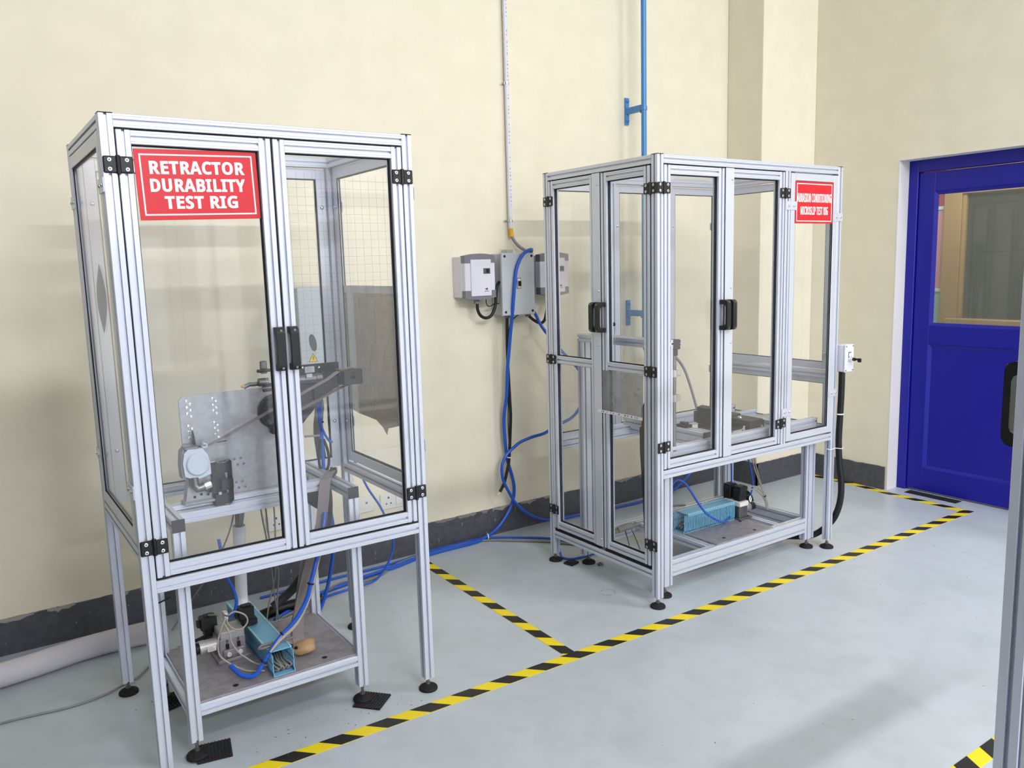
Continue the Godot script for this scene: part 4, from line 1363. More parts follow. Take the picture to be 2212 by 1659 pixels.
func build_bench_two_things():
	# vertical cylinder at the left front
	var t := thing("pneumatic_cylinder", "upright grey pneumatic cylinder with two clamp rings just inside the wide enclosure's front door", "cylinder", V(2.852, 0.80, 1.34))
	var s := mb()
	s.lathe(V(2.852, 0.69, 1.34), Vector3.UP, [Vector2(0, 0), Vector2(0.0115, 0), Vector2(0.0115, 0.545), Vector2(0, 0.545)], 18)
	put("barrel", s, "steel_grey", t)
	for y in [1.102, 0.981]:
		s = mb()
		s.lathe(V(2.852, y, 1.34), Vector3.UP, [Vector2(0.0115, 0), Vector2(0.018, 0), Vector2(0.018, 0.034), Vector2(0.0115, 0.034)], 18)
		s.box(V(2.852, y + 0.003, 1.325), V(2.888, y + 0.031, 1.355), 0.003)
		put("clamp_ring", s, "aluminium_dull", t)
	s = mb()
	s.box(V(2.83, 1.236, 1.322), V(2.878, 1.284, 1.360), 0.003)
	s.box(V(2.83, 1.205, 1.326), V(2.865, 1.236, 1.356), 0.003)
	s.box(V(2.878, 1.255, 1.332), V(2.89, 1.277, 1.352), 0.002)
	put("head_block", s, "gun_steel", t)
	s = mb()
	s.lathe(V(2.885, 1.266, 1.352), Vector3(0, 0, 1), [Vector2(0.008, 0), Vector2(0.008, 0.006), Vector2(0.004, 0.006), Vector2(0.004, 0.002), Vector2(0, 0.002)], 12)
	put("lock_screw", s, "steel_bright", t)
	# peg on the gantry
	t = thing("stop_peg", "dark round peg with black foot on the gantry beam behind the side door handles", "peg", V(2.81, 1.285, 0.92))
	s = mb()
	s.lathe(V(2.805, 1.338, 0.90), Vector3(1, 0, 0.1), [Vector2(0, 0), Vector2(0.0115, 0), Vector2(0.0125, 0.04), Vector2(0.009, 0.055), Vector2(0.006, 0.057), Vector2(0, 0.057)], 16)
	s.box(V(2.795, 1.285, 0.89), V(2.807, 1.35, 0.912), 0.002)
	s.box(V(2.80, 1.285, 0.89), V(2.82, 1.297, 0.915), 0.002)
	put("peg", s, "dark_steel", t)
	# slide carriage and its drive on the deck
	t = thing("slide_carriage", "dark machined slide carriage with round drive bar across the deck of the right-hand enclosure", "carriage", V(3.45, 0.70, 1.1))
	s = mb()
	s.box(V(3.46, 0.735, 0.90), V(3.60, 0.80, 1.13), 0.004)
	s.box(V(3.44, 0.70, 0.95), V(3.62, 0.735, 1.10), 0.004)
	put("drive_block", s, "gun_steel", t)
	s = mb()
	s.lathe(V(3.20, 0.747, 1.17), Vector3(1, 0, 0), [Vector2(0, 0), Vector2(0.02, 0), Vector2(0.026, 0.01), Vector2(0.026, 0.34), Vector2(0, 0.34)], 20)
	put("drive_bar", s, "dark_steel", t)
	s = mb()
	s.lathe(V(3.21, 0.752, 1.155), Vector3(1, 0, 0), [Vector2(0, 0), Vector2(0.008, 0.0), Vector2(0.012, 0.012), Vector2(0.012, 0.30), Vector2(0, 0.30)], 16)
	put("guide_rod", s, "steel_grey", t)
	s = mb()
	s.box(V(3.115, 0.786, 1.10), V(3.165, 0.80, 1.17), 0.002)
	s.box(V(3.125, 0.80, 1.115), V(3.155, 0.812, 1.155), 0.002)
	put("rod_clamp", s, "dark_steel", t)
	s = mb()
	s.box(V(3.455, 0.768, 1.165), V(3.562, 0.80, 1.31), 0.003)
	s.box(V(3.455, 0.705, 1.275), V(3.545, 0.768, 1.308), 0.003)
	put("carriage_plate", s, "gun_steel", t)
	bx(t, "side_plate", "aluminium_dull", V(3.545, 0.70, 1.272), V(3.56, 0.768, 1.312), 0.002)
	bx(t, "end_stop", "dark_steel", V(3.562, 0.742, 1.24), V(3.585, 0.79, 1.30), 0.002)
	s = mb()
	s.prism(PackedVector2Array([Vector2(3.36, 0.76), Vector2(3.44, 0.76), Vector2(3.455, 0.80), Vector2(3.455, 0.835), Vector2(3.40, 0.858), Vector2(3.36, 0.85)]), 2, 1.02, 1.16)
	put("motor", s, "dark_steel", t)
	screw(t, V(3.488, 0.80, 1.215), Vector3.UP, 0.012)
	t = thing("linear_drive", "pale blue linear drive body on the deck behind the fixed front panel", "drive", V(3.79, 0.758, 1.1))
	bx(t, "drive_body", "duct_blue", V(3.70, 0.706, 1.085), V(3.92, 0.742, 1.14), 0.003)
	bx(t, "drive_cover", "aluminium_dull", V(3.68, 0.742, 1.07), V(3.95, 0.752, 1.15), 0.002)
	# things on the lower shelf
	cable_duct(V(3.15, 0.188, 1.045), V(3.562, 0.292, 1.125), 0, "pale blue slotted cable duct with lid on the shelf of the right-hand enclosure")
	t = thing("valve_manifold", "pneumatic valve block with two tall black solenoids and a round gauge on the right-hand shelf", "valve", V(3.62, 0.188, 1.1))
	s = mb()
	s.box(V(3.575, 0.188, 1.035), V(3.64, 0.262, 1.15), 0.003)
	s.box(V(3.56, 0.188, 1.02), V(3.665, 0.198, 1.165), 0.002)
	put("body", s, "steel_grey", t)
	bx(t, "top_block", "socket_white", V(3.572, 0.262, 1.03), V(3.645, 0.29, 1.155), 0.003)
	for z in [1.045, 1.118]:
		s = mb()
		s.box(V(3.585, 0.29, z - 0.028), V(3.645, 0.375, z + 0.022), 0.004)
		s.box(V(3.575, 0.33, z - 0.02), V(3.60, 0.365, z + 0.035), 0.003)
		s.box(V(3.645, 0.345, z - 0.012), V(3.665, 0.365, z + 0.012), 0.002)
		put("solenoid", s, "black_plastic", t)
	s = mb()
	s.lathe(V(3.60, 0.352, 1.07), V(0.1, 0, 1), [Vector2(0.004, 0), Vector2(0.004, 0.03), Vector2(0, 0.03)], 8)
	put("push_rod", s, "steel_bright", t)
	s = mb()
	s.lathe(V(3.64, 0.232, 1.10), V(1, 0, 0.12), [Vector2(0, 0), Vector2(0.026, 0), Vector2(0.026, 0.05), Vector2(0.029, 0.052), Vector2(0.029, 0.06), Vector2(0, 0.06)], 20)
	put("regulator", s, "shelf_plate", t)
	s = mb()
	s.lathe(V(3.70, 0.232, 1.107), V(1, 0, 0.12), [Vector2(0.021, 0), Vector2(0.023, 0.01), Vector2(0.022, 0.038), Vector2(0.018, 0.042), Vector2(0, 0.042)], 20)
	put("regulator_knob", s, "black_plastic", t)
	s = mb()
	s.lathe(V(3.735, 0.262, 1.06), V(0.25, 0.15, 1), [Vector2(0, 0), Vector2(0.0225, 0), Vector2(0.0225, 0.028), Vector2(0.019, 0.03), Vector2(0.019, 0.026), Vector2(0, 0.026)], 24)
	put("gauge_case", s, "black_plastic", t)
	s = mb()
	s.lathe(V(3.7418, 0.266, 1.0865), V(0.25, 0.15, 1), [Vector2(0.018, 0), Vector2(0.018, 0.001), Vector2(0, 0.001)], 24)
	put("gauge_face", s, "sign_white", t)
	s = mb()
	s.tube([V(3.737, 0.258, 1.0895), V(3.752, 0.277, 1.0845)], 0.0016, 6)
	put("gauge_needle", s, "print_dark", t)
	for z in [1.06, 1.09]:
		s = mb()
		s.lathe(V(3.575, 0.215, z), V(-1, 0, 0.2), [Vector2(0.009, 0), Vector2(0.009, 0.02), Vector2(0, 0.02)], 12)
		put("port", s, "black_plastic", t)
	t = run_line("air_hose", "blue air hose arching over the duct on the right-hand shelf", "hose", "hose_blue", [V(2.884, 0.505, 1.27), V(2.917, 0.562, 1.29), V(2.957, 0.554, 1.30), V(3.006, 0.504, 1.3), V(3.064, 0.428, 1.3), V(3.131, 0.355, 1.295), V(3.217, 0.30, 1.28), V(3.335, 0.245, 1.235), V(3.46, 0.212, 1.16), V(3.56, 0.212, 1.10)], 0.006)
	t = run_line("air_hose", "left of two blue air tubes dropping to the right-hand valve block", "hose", "hose_blue", [V(3.59, 0.68, 1.06), V(3.60, 0.56, 1.06), V(3.612, 0.45, 1.055), V(3.62, 0.375, 1.05)], 0.005)
	t = run_line("air_hose", "right of two blue air tubes dropping past the right-hand valve block", "hose", "hose_blue", [V(3.66, 0.69, 1.09), V(3.70, 0.55, 1.09), V(3.755, 0.43, 1.08), V(3.775, 0.34, 1.075), V(3.745, 0.26, 1.08)], 0.005)
	t = run_line("cable", "upper grey cable pair dropping right of the right-hand valve block", "cable", "cable_pale", [V(3.69, 0.69, 1.1), V(3.74, 0.50, 1.1), V(3.79, 0.385, 1.1), V(3.845, 0.285, 1.1), V(3.87, 0.224, 1.1), V(3.88, 0.18, 1.1)], 0.0035)
	s = mb()
	s.tube([V(3.72, 0.69, 1.09), V(3.77, 0.50, 1.09), V(3.81, 0.39, 1.09), V(3.85, 0.29, 1.095), V(3.88, 0.22, 1.1), V(3.89, 0.18, 1.1)], 0.0035, 6)
	put("cable_sheath", s, "cable_pale", t)
	cable_tie(t, V(3.855, 0.265, 1.1), Vector3(0.3, -1, 0), 0.009)
	t = run_line("cable", "grey cable pair curving out of the right-hand solenoid", "cable", "cable_pale", [V(3.66, 0.36, 1.12), V(3.72, 0.352, 1.12), V(3.80, 0.315, 1.11), V(3.86, 0.25, 1.1), V(3.885, 0.18, 1.1)], 0.0035)
	s = mb()
	s.tube([V(3.66, 0.345, 1.125), V(3.72, 0.335, 1.125), V(3.79, 0.30, 1.115), V(3.85, 0.24, 1.105), V(3.875, 0.18, 1.1)], 0.0035, 6)
	put("cable_sheath", s, "cable_pale", t)
	run_line("conduit", "short black corrugated conduit behind the gauge on the right-hand shelf", "conduit", "black_plastic", [V(3.66, 0.235, 0.97), V(3.76, 0.27, 0.95), V(3.86, 0.25, 0.93), V(3.95, 0.20, 0.90), V(4.02, 0.13, 0.86)], 0.024, "", 0.0016)
	run_line("cable", "dark cable lying on the rear beam of the right-hand bench", "cable", "cable_grey", [V(3.22, 0.205, 0.86), V(3.30, 0.226, 0.83), V(3.40, 0.222, 0.80), V(3.52, 0.20, 0.78)], 0.007)
	run_line("cable", "grey cable bowing down behind the front door of the right-hand enclosure", "cable", "flex_grey", [V(3.30, 1.16, 0.70), V(3.397, 1.142, 0.75), V(3.480, 1.091, 0.75), V(3.542, 1.022, 0.75), V(3.590, 0.926, 0.75), V(3.626, 0.837, 0.75), V(3.655, 0.762, 0.75)], 0.008)
	# dark strap hanging beside the left front post
	t = thing("drive_cover", "tall black cover strip hanging inside the left side door of the right-hand enclosure", "cover", V(2.715, 0.12, 1.285))
	s = mb()
	s.prism(PackedVector2Array([Vector2(1.300, 0.20), Vector2(1.325, 0.20), Vector2(1.325, 1.0), Vector2(1.302, 1.0), Vector2(1.276, 0.955), Vector2(1.276, 0.87), Vector2(1.262, 0.86), Vector2(1.264, 0.74), Vector2(1.278, 0.58)]), 0, 2.698, 2.722)
	put("cover", s, "dark_steel", t)
	# hose joint and wire hooks on the floor under the bench
	t = thing("hose_joint", "grey hose joint with wire stand on the floor under the right-hand bench", "hose joint", V(2.95, 0.0, 0.9))
	s = mb()
	s.smooth = true
	s.tube([V(2.84, 0.10, 0.72), V(2.93, 0.125, 0.75), V(2.985, 0.155, 0.78)], 0.013, 10)
	s.tube([V(2.985, 0.155, 0.78), V(3.03, 0.165, 0.79), V(3.07, 0.168, 0.80)], 0.018, 12)
	s.tube([V(3.07, 0.168, 0.80), V(3.16, 0.175, 0.82), V(3.26, 0.17, 0.84)], 0.011, 10)
	put("hose_end", s, "cable_grey", t)
	s = mb()
	s.tube([V(3.02, 0.15, 0.80), V(3.02, 0.08, 0.83), V(3.02, 0.01, 0.86), V(3.06, 0.006, 0.89), V(3.06, 0.08, 0.86), V(3.06, 0.15, 0.81)], 0.003, 6)
	s.tube([V(2.85, 0.18, 0.66), V(2.92, 0.215, 0.66), V(2.965, 0.215, 0.68), V(2.98, 0.19, 0.70)], 0.003, 6)
	put("wire_stand", s, "dark_steel", t)

# ---------------------------------------------------------------- third enclosure: only one post reaches into the picture
func build_rig_three():
	var x0 := 1.42
	var x1 := 2.75
	var zf := 3.507                            # its front looks towards the cream wall
	var zb := 4.25
	var t := thing("test_enclosure", "third aluminium enclosure across the aisle, nearest the camera, one post with black handle visible", "enclosure", V((x0 + x1) * 0.5, 0, (zf + zb) * 0.5))
	for x in [x0, x1 - 0.04]:
		for z in [zf, zb - 0.04]:
			post(t, x, z, 0.05, 2.1315)
			foot(t, V(x + 0.02, 0, z + 0.02), 0.052)
	for z in [zf, zb - 0.04]:
		bar(t, "top_rail", 0, V(x0 + 0.04, 2.093, z), V(x1 - 0.04, 2.133, z + 0.04), "brtl", true)
		bar(t, "bottom_rail", 0, V(x0 + 0.04, 0.653, z), V(x1 - 0.04, 0.693, z + 0.04), "brtl", true)
	for x in [x0, x1 - 0.04]:
		bar(t, "top_rail", 2, V(x, 2.093, zf + 0.04), V(x + 0.04, 2.133, zb - 0.04))
		bar(t, "bottom_rail", 2, V(x, 0.653, zf + 0.04), V(x + 0.04, 0.693, zb - 0.04))
	F = on_back(zf)
	var d := leaf(t, "door", -(x1 - 0.044), -(x0 + 0.044), 0.703, 2.087, {"gap": [0.004, 0.004, 0.006, 0.009]})
	handle(d, -(x0 + 0.064), 1.329, 1.476, 0.042)
	F = on_left(x0)
	leaf(t, "side_panel", zf + 0.043, zb - 0.043, 0.703, 2.088, {"flat": true, "deep": 0.02, "w": 0.042})
	F = on_right(x1)
	leaf(t, "side_panel", -(zb - 0.043), -(zf + 0.043), 0.703, 2.088, {"flat": true, "deep": 0.02, "w": 0.042})
	F = Transform3D.IDENTITY

# ---------------------------------------------------------------- on the wall
func socket(label: String, x: float, y: float, w: float, kind: int):
	var t := thing("power_socket", label, "socket", V(x + w * 0.5, y, 0.006), "power sockets low on the cream wall")
	bx(t, "plate", "socket_white", V(x, y, 0), V(x + w, y + 0.092, 0.011), 0.004)
	if kind == 0:
		var s := mb()
		for p in [[0.0, 0.022], [-0.014, -0.012], [0.014, -0.012]]:
			s.lathe(V(x + w * 0.5 + p[0], y + 0.046 + p[1], 0.0105), Vector3(0, 0, 1), [Vector2(0.0062 if p[1] > 0 else 0.0048, 0), Vector2(0.0062 if p[1] > 0 else 0.0048, 0.001), Vector2(0, 0.001)], 12)
		put("socket_hole", s, "print_dark", t)
	elif kind == 1:
		var s := mb()
		for p in [[0.0, 0.022], [-0.014, -0.012], [0.014, -0.012]]:
			s.lathe(V(x + 0.05 + p[0], y + 0.046 + p[1], 0.0105), Vector3(0, 0, 1), [Vector2(0.0062 if p[1] > 0 else 0.0048, 0), Vector2(0.0062 if p[1] > 0 else 0.0048, 0.001), Vector2(0, 0.001)], 12)
		put("socket_hole", s, "print_dark", t)
		bx(t, "switch", "socket_white", V(x + w - 0.05, y + 0.018, 0.011), V(x + w - 0.012, y + 0.074, 0.016), 0.003)
	else:
		bx(t, "switch", "socket_white", V(x + 0.025, y + 0.02, 0.011), V(x + w - 0.025, y + 0.072, 0.014), 0.003)
		bx(t, "worn_mark", "print_grey", V(x + w * 0.5 + 0.004, y + 0.05, 0.0139), V(x + w * 0.5 + 0.018, y + 0.062, 0.0143), 0.0)

func drive_box(label: String, x0: float, x1: float, y0: float, y1: float):
	var t := thing("motor_controller", label, "controller", V((x0 + x1) * 0.5, y0, 0.07), "white motor controllers on the cream wall")
	bx(t, "back_box", "box_white", V(x0, y0 + 0.01, 0), V(x1, y1 - 0.012, 0.105), 0.004)
	var s := mb()
	var o := PackedVector2Array([Vector2(x0, y0 + 0.05), Vector2(x0, y0 + 0.008)])
	for k in 9:
		var f := k / 8.0
		o.append(Vector2(lerpf(x0, x1, f), y0 + 0.008 - 0.012 * sin(PI * f)))
	o.append(Vector2(x1, y0 + 0.05))
	s.prism(o, 2, 0.095, 0.140)
	put("bezel", s, "box_bezel", t)
	s = mb()
	o = PackedVector2Array([Vector2(x1, y1 - 0.05), Vector2(x1, y1 - 0.008)])
	for k in 9:
		var f := 1.0 - k / 8.0
		o.append(Vector2(lerpf(x0, x1, f), y1 - 0.008 + 0.012 * sin(PI * f)))
	o.append(Vector2(x0, y1 - 0.05))
	s.prism(o, 2, 0.095, 0.140)
	put("bezel", s, "box_bezel", t)
	bx(t, "front", "box_white", V(x0 + 0.001, y0 + 0.045, 0.1), V(x1 - 0.001, y1 - 0.045, 0.138), 0.003)
	bx(t, "door", "box_white", V(x0 + 0.037, y0 + 0.018, 0.1), V(x1 - 0.032, y1 - 0.03, 0.146), 0.002)
	bx(t, "display_bezel", "lock_grey", V(x1 - 0.086, y1 - 0.112, 0.146), V(x1 - 0.04, y1 - 0.080, 0.1485), 0.001)
	bx(t, "display_window", "black_plastic", V(x1 - 0.068, y1 - 0.106, 0.1484), V(x1 - 0.048, y1 - 0.084, 0.1492), 0.0)
	s = mb()
	s.box(V(x1 - 0.074, y0 + 0.052, 0.146), V(x1 - 0.068, y0 + 0.062, 0.1466))
	s.box(V(x1 - 0.066, y0 + 0.052, 0.146), V(x1 - 0.059, y0 + 0.064, 0.1466))
	for k in 6:
		s.box(V(x1 - 0.082 + k * 0.0055, y0 + 0.043, 0.146), V(x1 - 0.078 + k * 0.0055, y0 + 0.0465, 0.1466))
	put("maker_mark", s, "print_dark", t)
	bx(t, "cable_gland", "box_bezel", V(lerpf(x0, x1, 0.47) - 0.015, y0 - 0.028, 0.085), V(lerpf(x0, x1, 0.47) + 0.015, y0 + 0.002, 0.115), 0.004)
	screw(t, V(x0 - 0.0005, y0 + 0.04, 0.05), V(-1, 0, 0), 0.005)

func build_wall_things():
	drive_box("white motor controller with grey ends, left of the breaker box", 2.418, 2.624, 1.470, 1.726)
	drive_box("white motor controller with grey ends, right of the breaker box behind the enclosure post", 2.948, 3.166, 1.470, 1.726)
	# breaker box
	var t := thing("breaker_box", "light grey breaker box with a black switch in its lid between two white controllers", "breaker box", V(2.79, 1.366, 0.07))
	bx(t, "box_body", "box_grey", V(2.682, 1.368, 0), V(2.90, 1.728, 0.115), 0.004)
	bx(t, "lid", "box_grey", V(2.668, 1.364, 0.117), V(2.904, 1.730, 0.142), 0.004)
	for p in [V(2.690, 1.385, 0.1415), V(2.884, 1.385, 0.1415), V(2.690, 1.711, 0.1415), V(2.884, 1.711, 0.1415)]:
		var s0 := mb()
		s0.lathe(p, Vector3(0, 0, 1), [Vector2(0.0085, 0), Vector2(0.0075, 0.002), Vector2(0, 0.002)], 12)
		put("lid_screw", s0, "black_plastic", t)
	bx(t, "switch_plate", "box_bezel", V(2.772, 1.520, 0.141), V(2.804, 1.584, 0.144), 0.001)
	bx(t, "switch_face", "socket_white", V(2.777, 1.525, 0.143), V(2.799, 1.579, 0.146), 0.001)
	bx(t, "toggle", "black_plastic", V(2.780, 1.535, 0.145), V(2.796, 1.566, 0.158), 0.002)
	bx(t, "knockout", "aluminium_dull", V(2.742, 1.728, 0.03), V(2.79, 1.752, 0.09), 0.003)
	for x in [2.745, 2.90]:
		bx(t, "cable_gland", "box_bezel", V(x - 0.014, 1.345, 0.056), V(x + 0.014, 1.368, 0.084), 0.003)
	# white conduit from above
	t = thing("conduit", "thin white plastic conduit with clamps coming down the cream wall to the breaker box", "conduit", V(2.820, 1.86, 0.022))
	var s := mb()
	s.lathe(V(2.820, 1.872, 0.022), Vector3.UP, [Vector2(0, 0), Vector2(0.0135, 0), Vector2(0.0135, 4.12), Vector2(0, 4.12)], 18, false)
	put("pipe", s, "conduit_white", t)
	s = mb()
	for k in 60:
		var y := 1.95 + k * 0.021
		if k % 17 in [0, 1, 2, 9, 14]:
			continue
		s.box(V(2.8185, y, 0.0352), V(2.8225, y + 0.005 + 0.006 * ((k * 7) % 3) / 2.0, 0.0358))
	put("pipe_print", s, "print_blue", t)
	for y in [1.921, 2.714, 3.6]:
		s = mb()
		s.lathe(V(2.820, y - 0.007, 0.022), Vector3.UP, [Vector2(0.0135, 0), Vector2(0.0162, 0), Vector2(0.0162, 0.014), Vector2(0.0135, 0.014)], 18)
		s.box(V(2.786, y - 0.007, 0.0), V(2.808, y + 0.007, 0.004), 0.001)
		s.lathe(V(2.792, y, 0.003), Vector3(0, 0, 1), [Vector2(0.006, 0), Vector2(0.005, 0.004), Vector2(0, 0.004)], 10)
		put("pipe_clamp", s, "steel_bright", t)
	t = thing("flexible_conduit", "short grey flexible conduit with yellow connector between the white conduit and breaker box", "conduit", V(2.86, 1.72, 0.05))
	s = mb()
	s.tube([V(2.822, 1.845, 0.026), V(2.826, 1.82, 0.034), V(2.842, 1.79, 0.045), V(2.868, 1.764, 0.052), V(2.90, 1.746, 0.056), V(2.925, 1.726, 0.058)], 0.0095, 12, 0.0005)
	put("flexible_tube", s, "flex_grey", t)
	s = mb()
	s.lathe(V(2.823, 1.826, 0.030), V(-0.08, 1, -0.12), [Vector2(0.0115, 0), Vector2(0.0145, 0.004), Vector2(0.0145, 0.05), Vector2(0.012, 0.052)], 16)
	put("connector", s, "connector_yellow", t)
	# cables of the boxes
	run_line("cable", "thick black cable looping from the left motor controller to the breaker box", "cable", "cable_black", [V(2.518, 1.448, 0.10), V(2.520, 1.408, 0.10), V(2.538, 1.374, 0.10), V(2.572, 1.357, 0.10), V(2.608, 1.366, 0.10), V(2.634, 1.400, 0.10), V(2.646, 1.440, 0.10), V(2.652, 1.497, 0.10), V(2.660, 1.536, 0.098), V(2.674, 1.558, 0.092), V(2.688, 1.562, 0.09)], 0.0092)
	run_line("cable", "thin black wire sagging below the left motor controller", "cable", "cable_black", [V(2.593, 1.470, 0.08), V(2.594, 1.44, 0.08), V(2.606, 1.424, 0.08), V(2.626, 1.424, 0.08), V(2.65, 1.436, 0.08), V(2.684, 1.436, 0.08)], 0.003)
	run_line("cable", "thick black cable looping from the breaker box to the right motor controller", "cable", "cable_black", [V(2.90, 1.355, 0.07), V(2.925, 1.325, 0.09), V(2.968, 1.302, 0.10), V(3.002, 1.318, 0.10), V(3.018, 1.365, 0.10), V(3.03, 1.42, 0.10), V(3.05, 1.448, 0.10)], 0.0092)
	t = run_line("cable", "thick black cable hanging from the breaker box, its cut end above the skirting", "cable", "cable_black", [V(2.745, 1.352, 0.07), V(2.742, 1.273, 0.07), V(2.740, 1.172, 0.07), V(2.742, 1.029, 0.07), V(2.750, 0.799, 0.07), V(2.751, 0.742, 0.07), V(2.744, 0.638, 0.07), V(2.737, 0.548, 0.07), V(2.728, 0.465, 0.07), V(2.714, 0.411, 0.07), V(2.690, 0.338, 0.07), V(2.656, 0.285, 0.07)], 0.0098)
	s = mb()
	for k in 4:
		var a := TAU * k / 4.0
		s.tube([V(2.662 + 0.004 * cos(a), 0.294, 0.07 + 0.004 * sin(a)), V(2.645 + 0.008 * cos(a), 0.272, 0.07 + 0.008 * sin(a))], 0.0022, 6)
	put("bare_wires", s, "steel_bright", t)
	cable_tie(t, V(2.732, 0.49, 0.07), V(0.1, 1, 0), 0.014, "sign_white")
	run_line("cable", "thin black wire hanging beside the thick black cable below the breaker box", "cable", "cable_black", [V(2.824, 1.366, 0.09), V(2.79, 1.345, 0.085), V(2.762, 1.315, 0.08), V(2.75, 1.274, 0.08), V(2.735, 1.05, 0.075), V(2.731, 0.80, 0.075), V(2.728, 0.66, 0.075), V(2.735, 0.50, 0.078)], 0.0032)
	# blue hoses
	t = run_line("air_hose", "blue air hose draped over the breaker box and running down to the floor", "hose", "hose_blue", [V(2.93, 1.70, 0.06), V(2.915, 1.738, 0.10), V(2.883, 1.748, 0.145), V(2.845, 1.741, 0.158), V(2.814, 1.722, 0.156), V(2.783, 1.679, 0.154), V(2.760, 1.621, 0.154), V(2.745, 1.524, 0.155), V(2.733, 1.402, 0.150), V(2.742, 1.297, 0.115), V(2.735, 1.172, 0.10), V(2.725, 1.02, 0.085), V(2.722, 0.882, 0.075), V(2.712, 0.744, 0.055), V(2.716, 0.604, 0.05), V(2.735, 0.468, 0.045), V(2.763, 0.371, 0.045), V(2.779, 0.282, 0.045), V(2.763, 0.192, 0.045), V(2.708, 0.116, 0.05), V(2.631, 0.050, 0.055), V(2.527, 0.016, 0.07), V(2.424, 0.011, 0.085), V(2.289, 0.011, 0.085), V(2.165, 0.011, 0.09), V(2.045, 0.011, 0.105), V(1.903, 0.011, 0.145), V(1.70, 0.011, 0.18), V(1.569, 0.011, 0.21), V(1.40, 0.011, 0.25), V(1.25, 0.011, 0.33), V(1.12, 0.011, 0.42)], 0.0105)
	cable_tie(t, V(2.56, 0.02, 0.063), V(1, 0, 0.2), 0.018, "sign_white")
	run_line("air_hose", "blue air hose looping from the breaker box behind the right-hand enclosure post", "hose", "hose_blue", [V(2.905, 1.42, 0.06), V(2.925, 1.372, 0.10), V(2.954, 1.310, 0.11), V(2.965, 1.275, 0.13), V(3.000, 1.226, 0.14), V(3.10, 1.11, 0.16), V(3.17, 1.035, 0.18), V(3.235, 0.945, 0.18), V(3.24, 0.86, 0.18), V(3.21, 0.78, 0.19), V(3.13, 0.71, 0.2), V(3.00, 0.665, 0.19), V(2.93, 0.629, 0.17), V(2.865, 0.608, 0.13), V(2.80, 0.582, 0.10), V(2.755, 0.556, 0.095), V(2.705, 0.520, 0.09), V(2.672, 0.473, 0.09), V(2.660, 0.420, 0.09), V(2.672, 0.352, 0.09), V(2.705, 0.285, 0.09), V(2.752, 0.206, 0.09), V(2.820, 0.135, 0.09), V(2.92, 0.07, 0.08), V(3.05, 0.025, 0.06), V(3.284, 0.012, 0.06), V(3.555, 0.012, 0.085), V(3.75, 0.012, 0.10), V(3.95, 0.014, 0.10), V(4.10, 0.03, 0.10), V(4.22, 0.075, 0.09), V(4.32, 0.13, 0.08), V(4.38, 0.20, 0.08)], 0.0095)
	run_line("air_hose", "thin blue air hose lying along the foot of the grey skirting", "hose", "hose_blue", [V(1.15, 0.008, 0.10), V(1.512, 0.008, 0.09), V(1.739, 0.008, 0.09), V(1.881, 0.008, 0.09), V(2.091, 0.008, 0.054), V(2.189, 0.008, 0.034), V(2.354, 0.008, 0.034), V(2.459, 0.008, 0.034), V(2.569, 0.008, 0.06), V(2.683, 0.008, 0.142), V(2.811, 0.008, 0.257), V(2.874, 0.008, 0.336), V(2.92, 0.008, 0.44), V(3.0, 0.008, 0.55)], 0.0065)
	run_line("cable", "grey cable lying on the floor between the two enclosures near the skirting", "cable", "cable_grey", [V(1.44, 0.05, 0.32), V(1.50, 0.02, 0.22), V(1.575, 0.007, 0.17), V(1.605, 0.007, 0.19), V(1.681, 0.007, 0.225), V(1.774, 0.007, 0.20), V(1.887, 0.007, 0.125), V(2.019, 0.007, 0.075), V(2.171, 0.007, 0.065), V(2.411, 0.007, 0.055), V(2.538, 0.007, 0.09), V(2.655, 0.007, 0.195), V(2.80, 0.007, 0.33), V(2.86, 0.007, 0.42), V(2.95, 0.007, 0.55)], 0.0065)
	run_line("air_hose", "blue hose slanting behind the right side of the left-hand enclosure", "hose", "hose_blue", [V(1.44, 0.98, 0.60), V(1.50, 0.80, 0.55), V(1.60, 0.60, 0.48), V(1.72, 0.42, 0.40), V(1.80, 0.20, 0.33), V(1.72, 0.04, 0.30), V(1.60, 0.011, 0.28), V(1.45, 0.011, 0.30), V(1.32, 0.011, 0.36)], 0.006)
	run_line("air_hose", "blue hose rising from the floor behind the rear leg of the left-hand bench", "hose", "hose_blue", [V(1.36, 0.55, 0.60), V(1.385, 0.42, 0.56), V(1.385, 0.28, 0.52), V(1.36, 0.14, 0.50), V(1.31, 0.03, 0.50), V(1.24, 0.0095, 0.54)], 0.009)
	# blue pipe on stand-off brackets
	t = thing("compressed_air_pipe", "tall blue compressed air pipe standing off the cream wall on two brackets", "pipe", V(3.782, 1.05, 0.165))
	s = mb()
	s.smooth = true
	s.tube([V(3.782, 5.99, 0.165), V(3.782, 1.14, 0.165), V(3.788, 1.09, 0.165), V(3.81, 1.055, 0.165), V(3.85, 1.045, 0.165), V(4.0, 1.045, 0.165)], 0.0175, 18)
	put("pipe", s, "pipe_blue", t)
	for y in [2.633, 1.318]:
		s = mb()
		s.box(V(3.764, y - 0.085, 0.0), V(3.796, y + 0.085, 0.014), 0.002)
		for e in [-0.062, 0.062]:
			s.lathe(V(3.780, y + e, 0.013), Vector3(0, 0, 1), [Vector2(0.010, 0), Vector2(0.010, 0.008), Vector2(0.005, 0.009), Vector2(0.005, 0.016), Vector2(0, 0.016)], 8)
		s.box(V(3.768, y - 0.02, 0.014), V(3.794, y + 0.02, 0.148), 0.002)
		put("bracket", s, "pipe_blue", t)
		s = mb()
		s.lathe(V(3.782, y - 0.004, 0.165), Vector3.UP, [Vector2(0.0175, -0.012), Vector2(0.0215, -0.012), Vector2(0.0215, 0.012), Vector2(0.0175, 0.012)], 18)
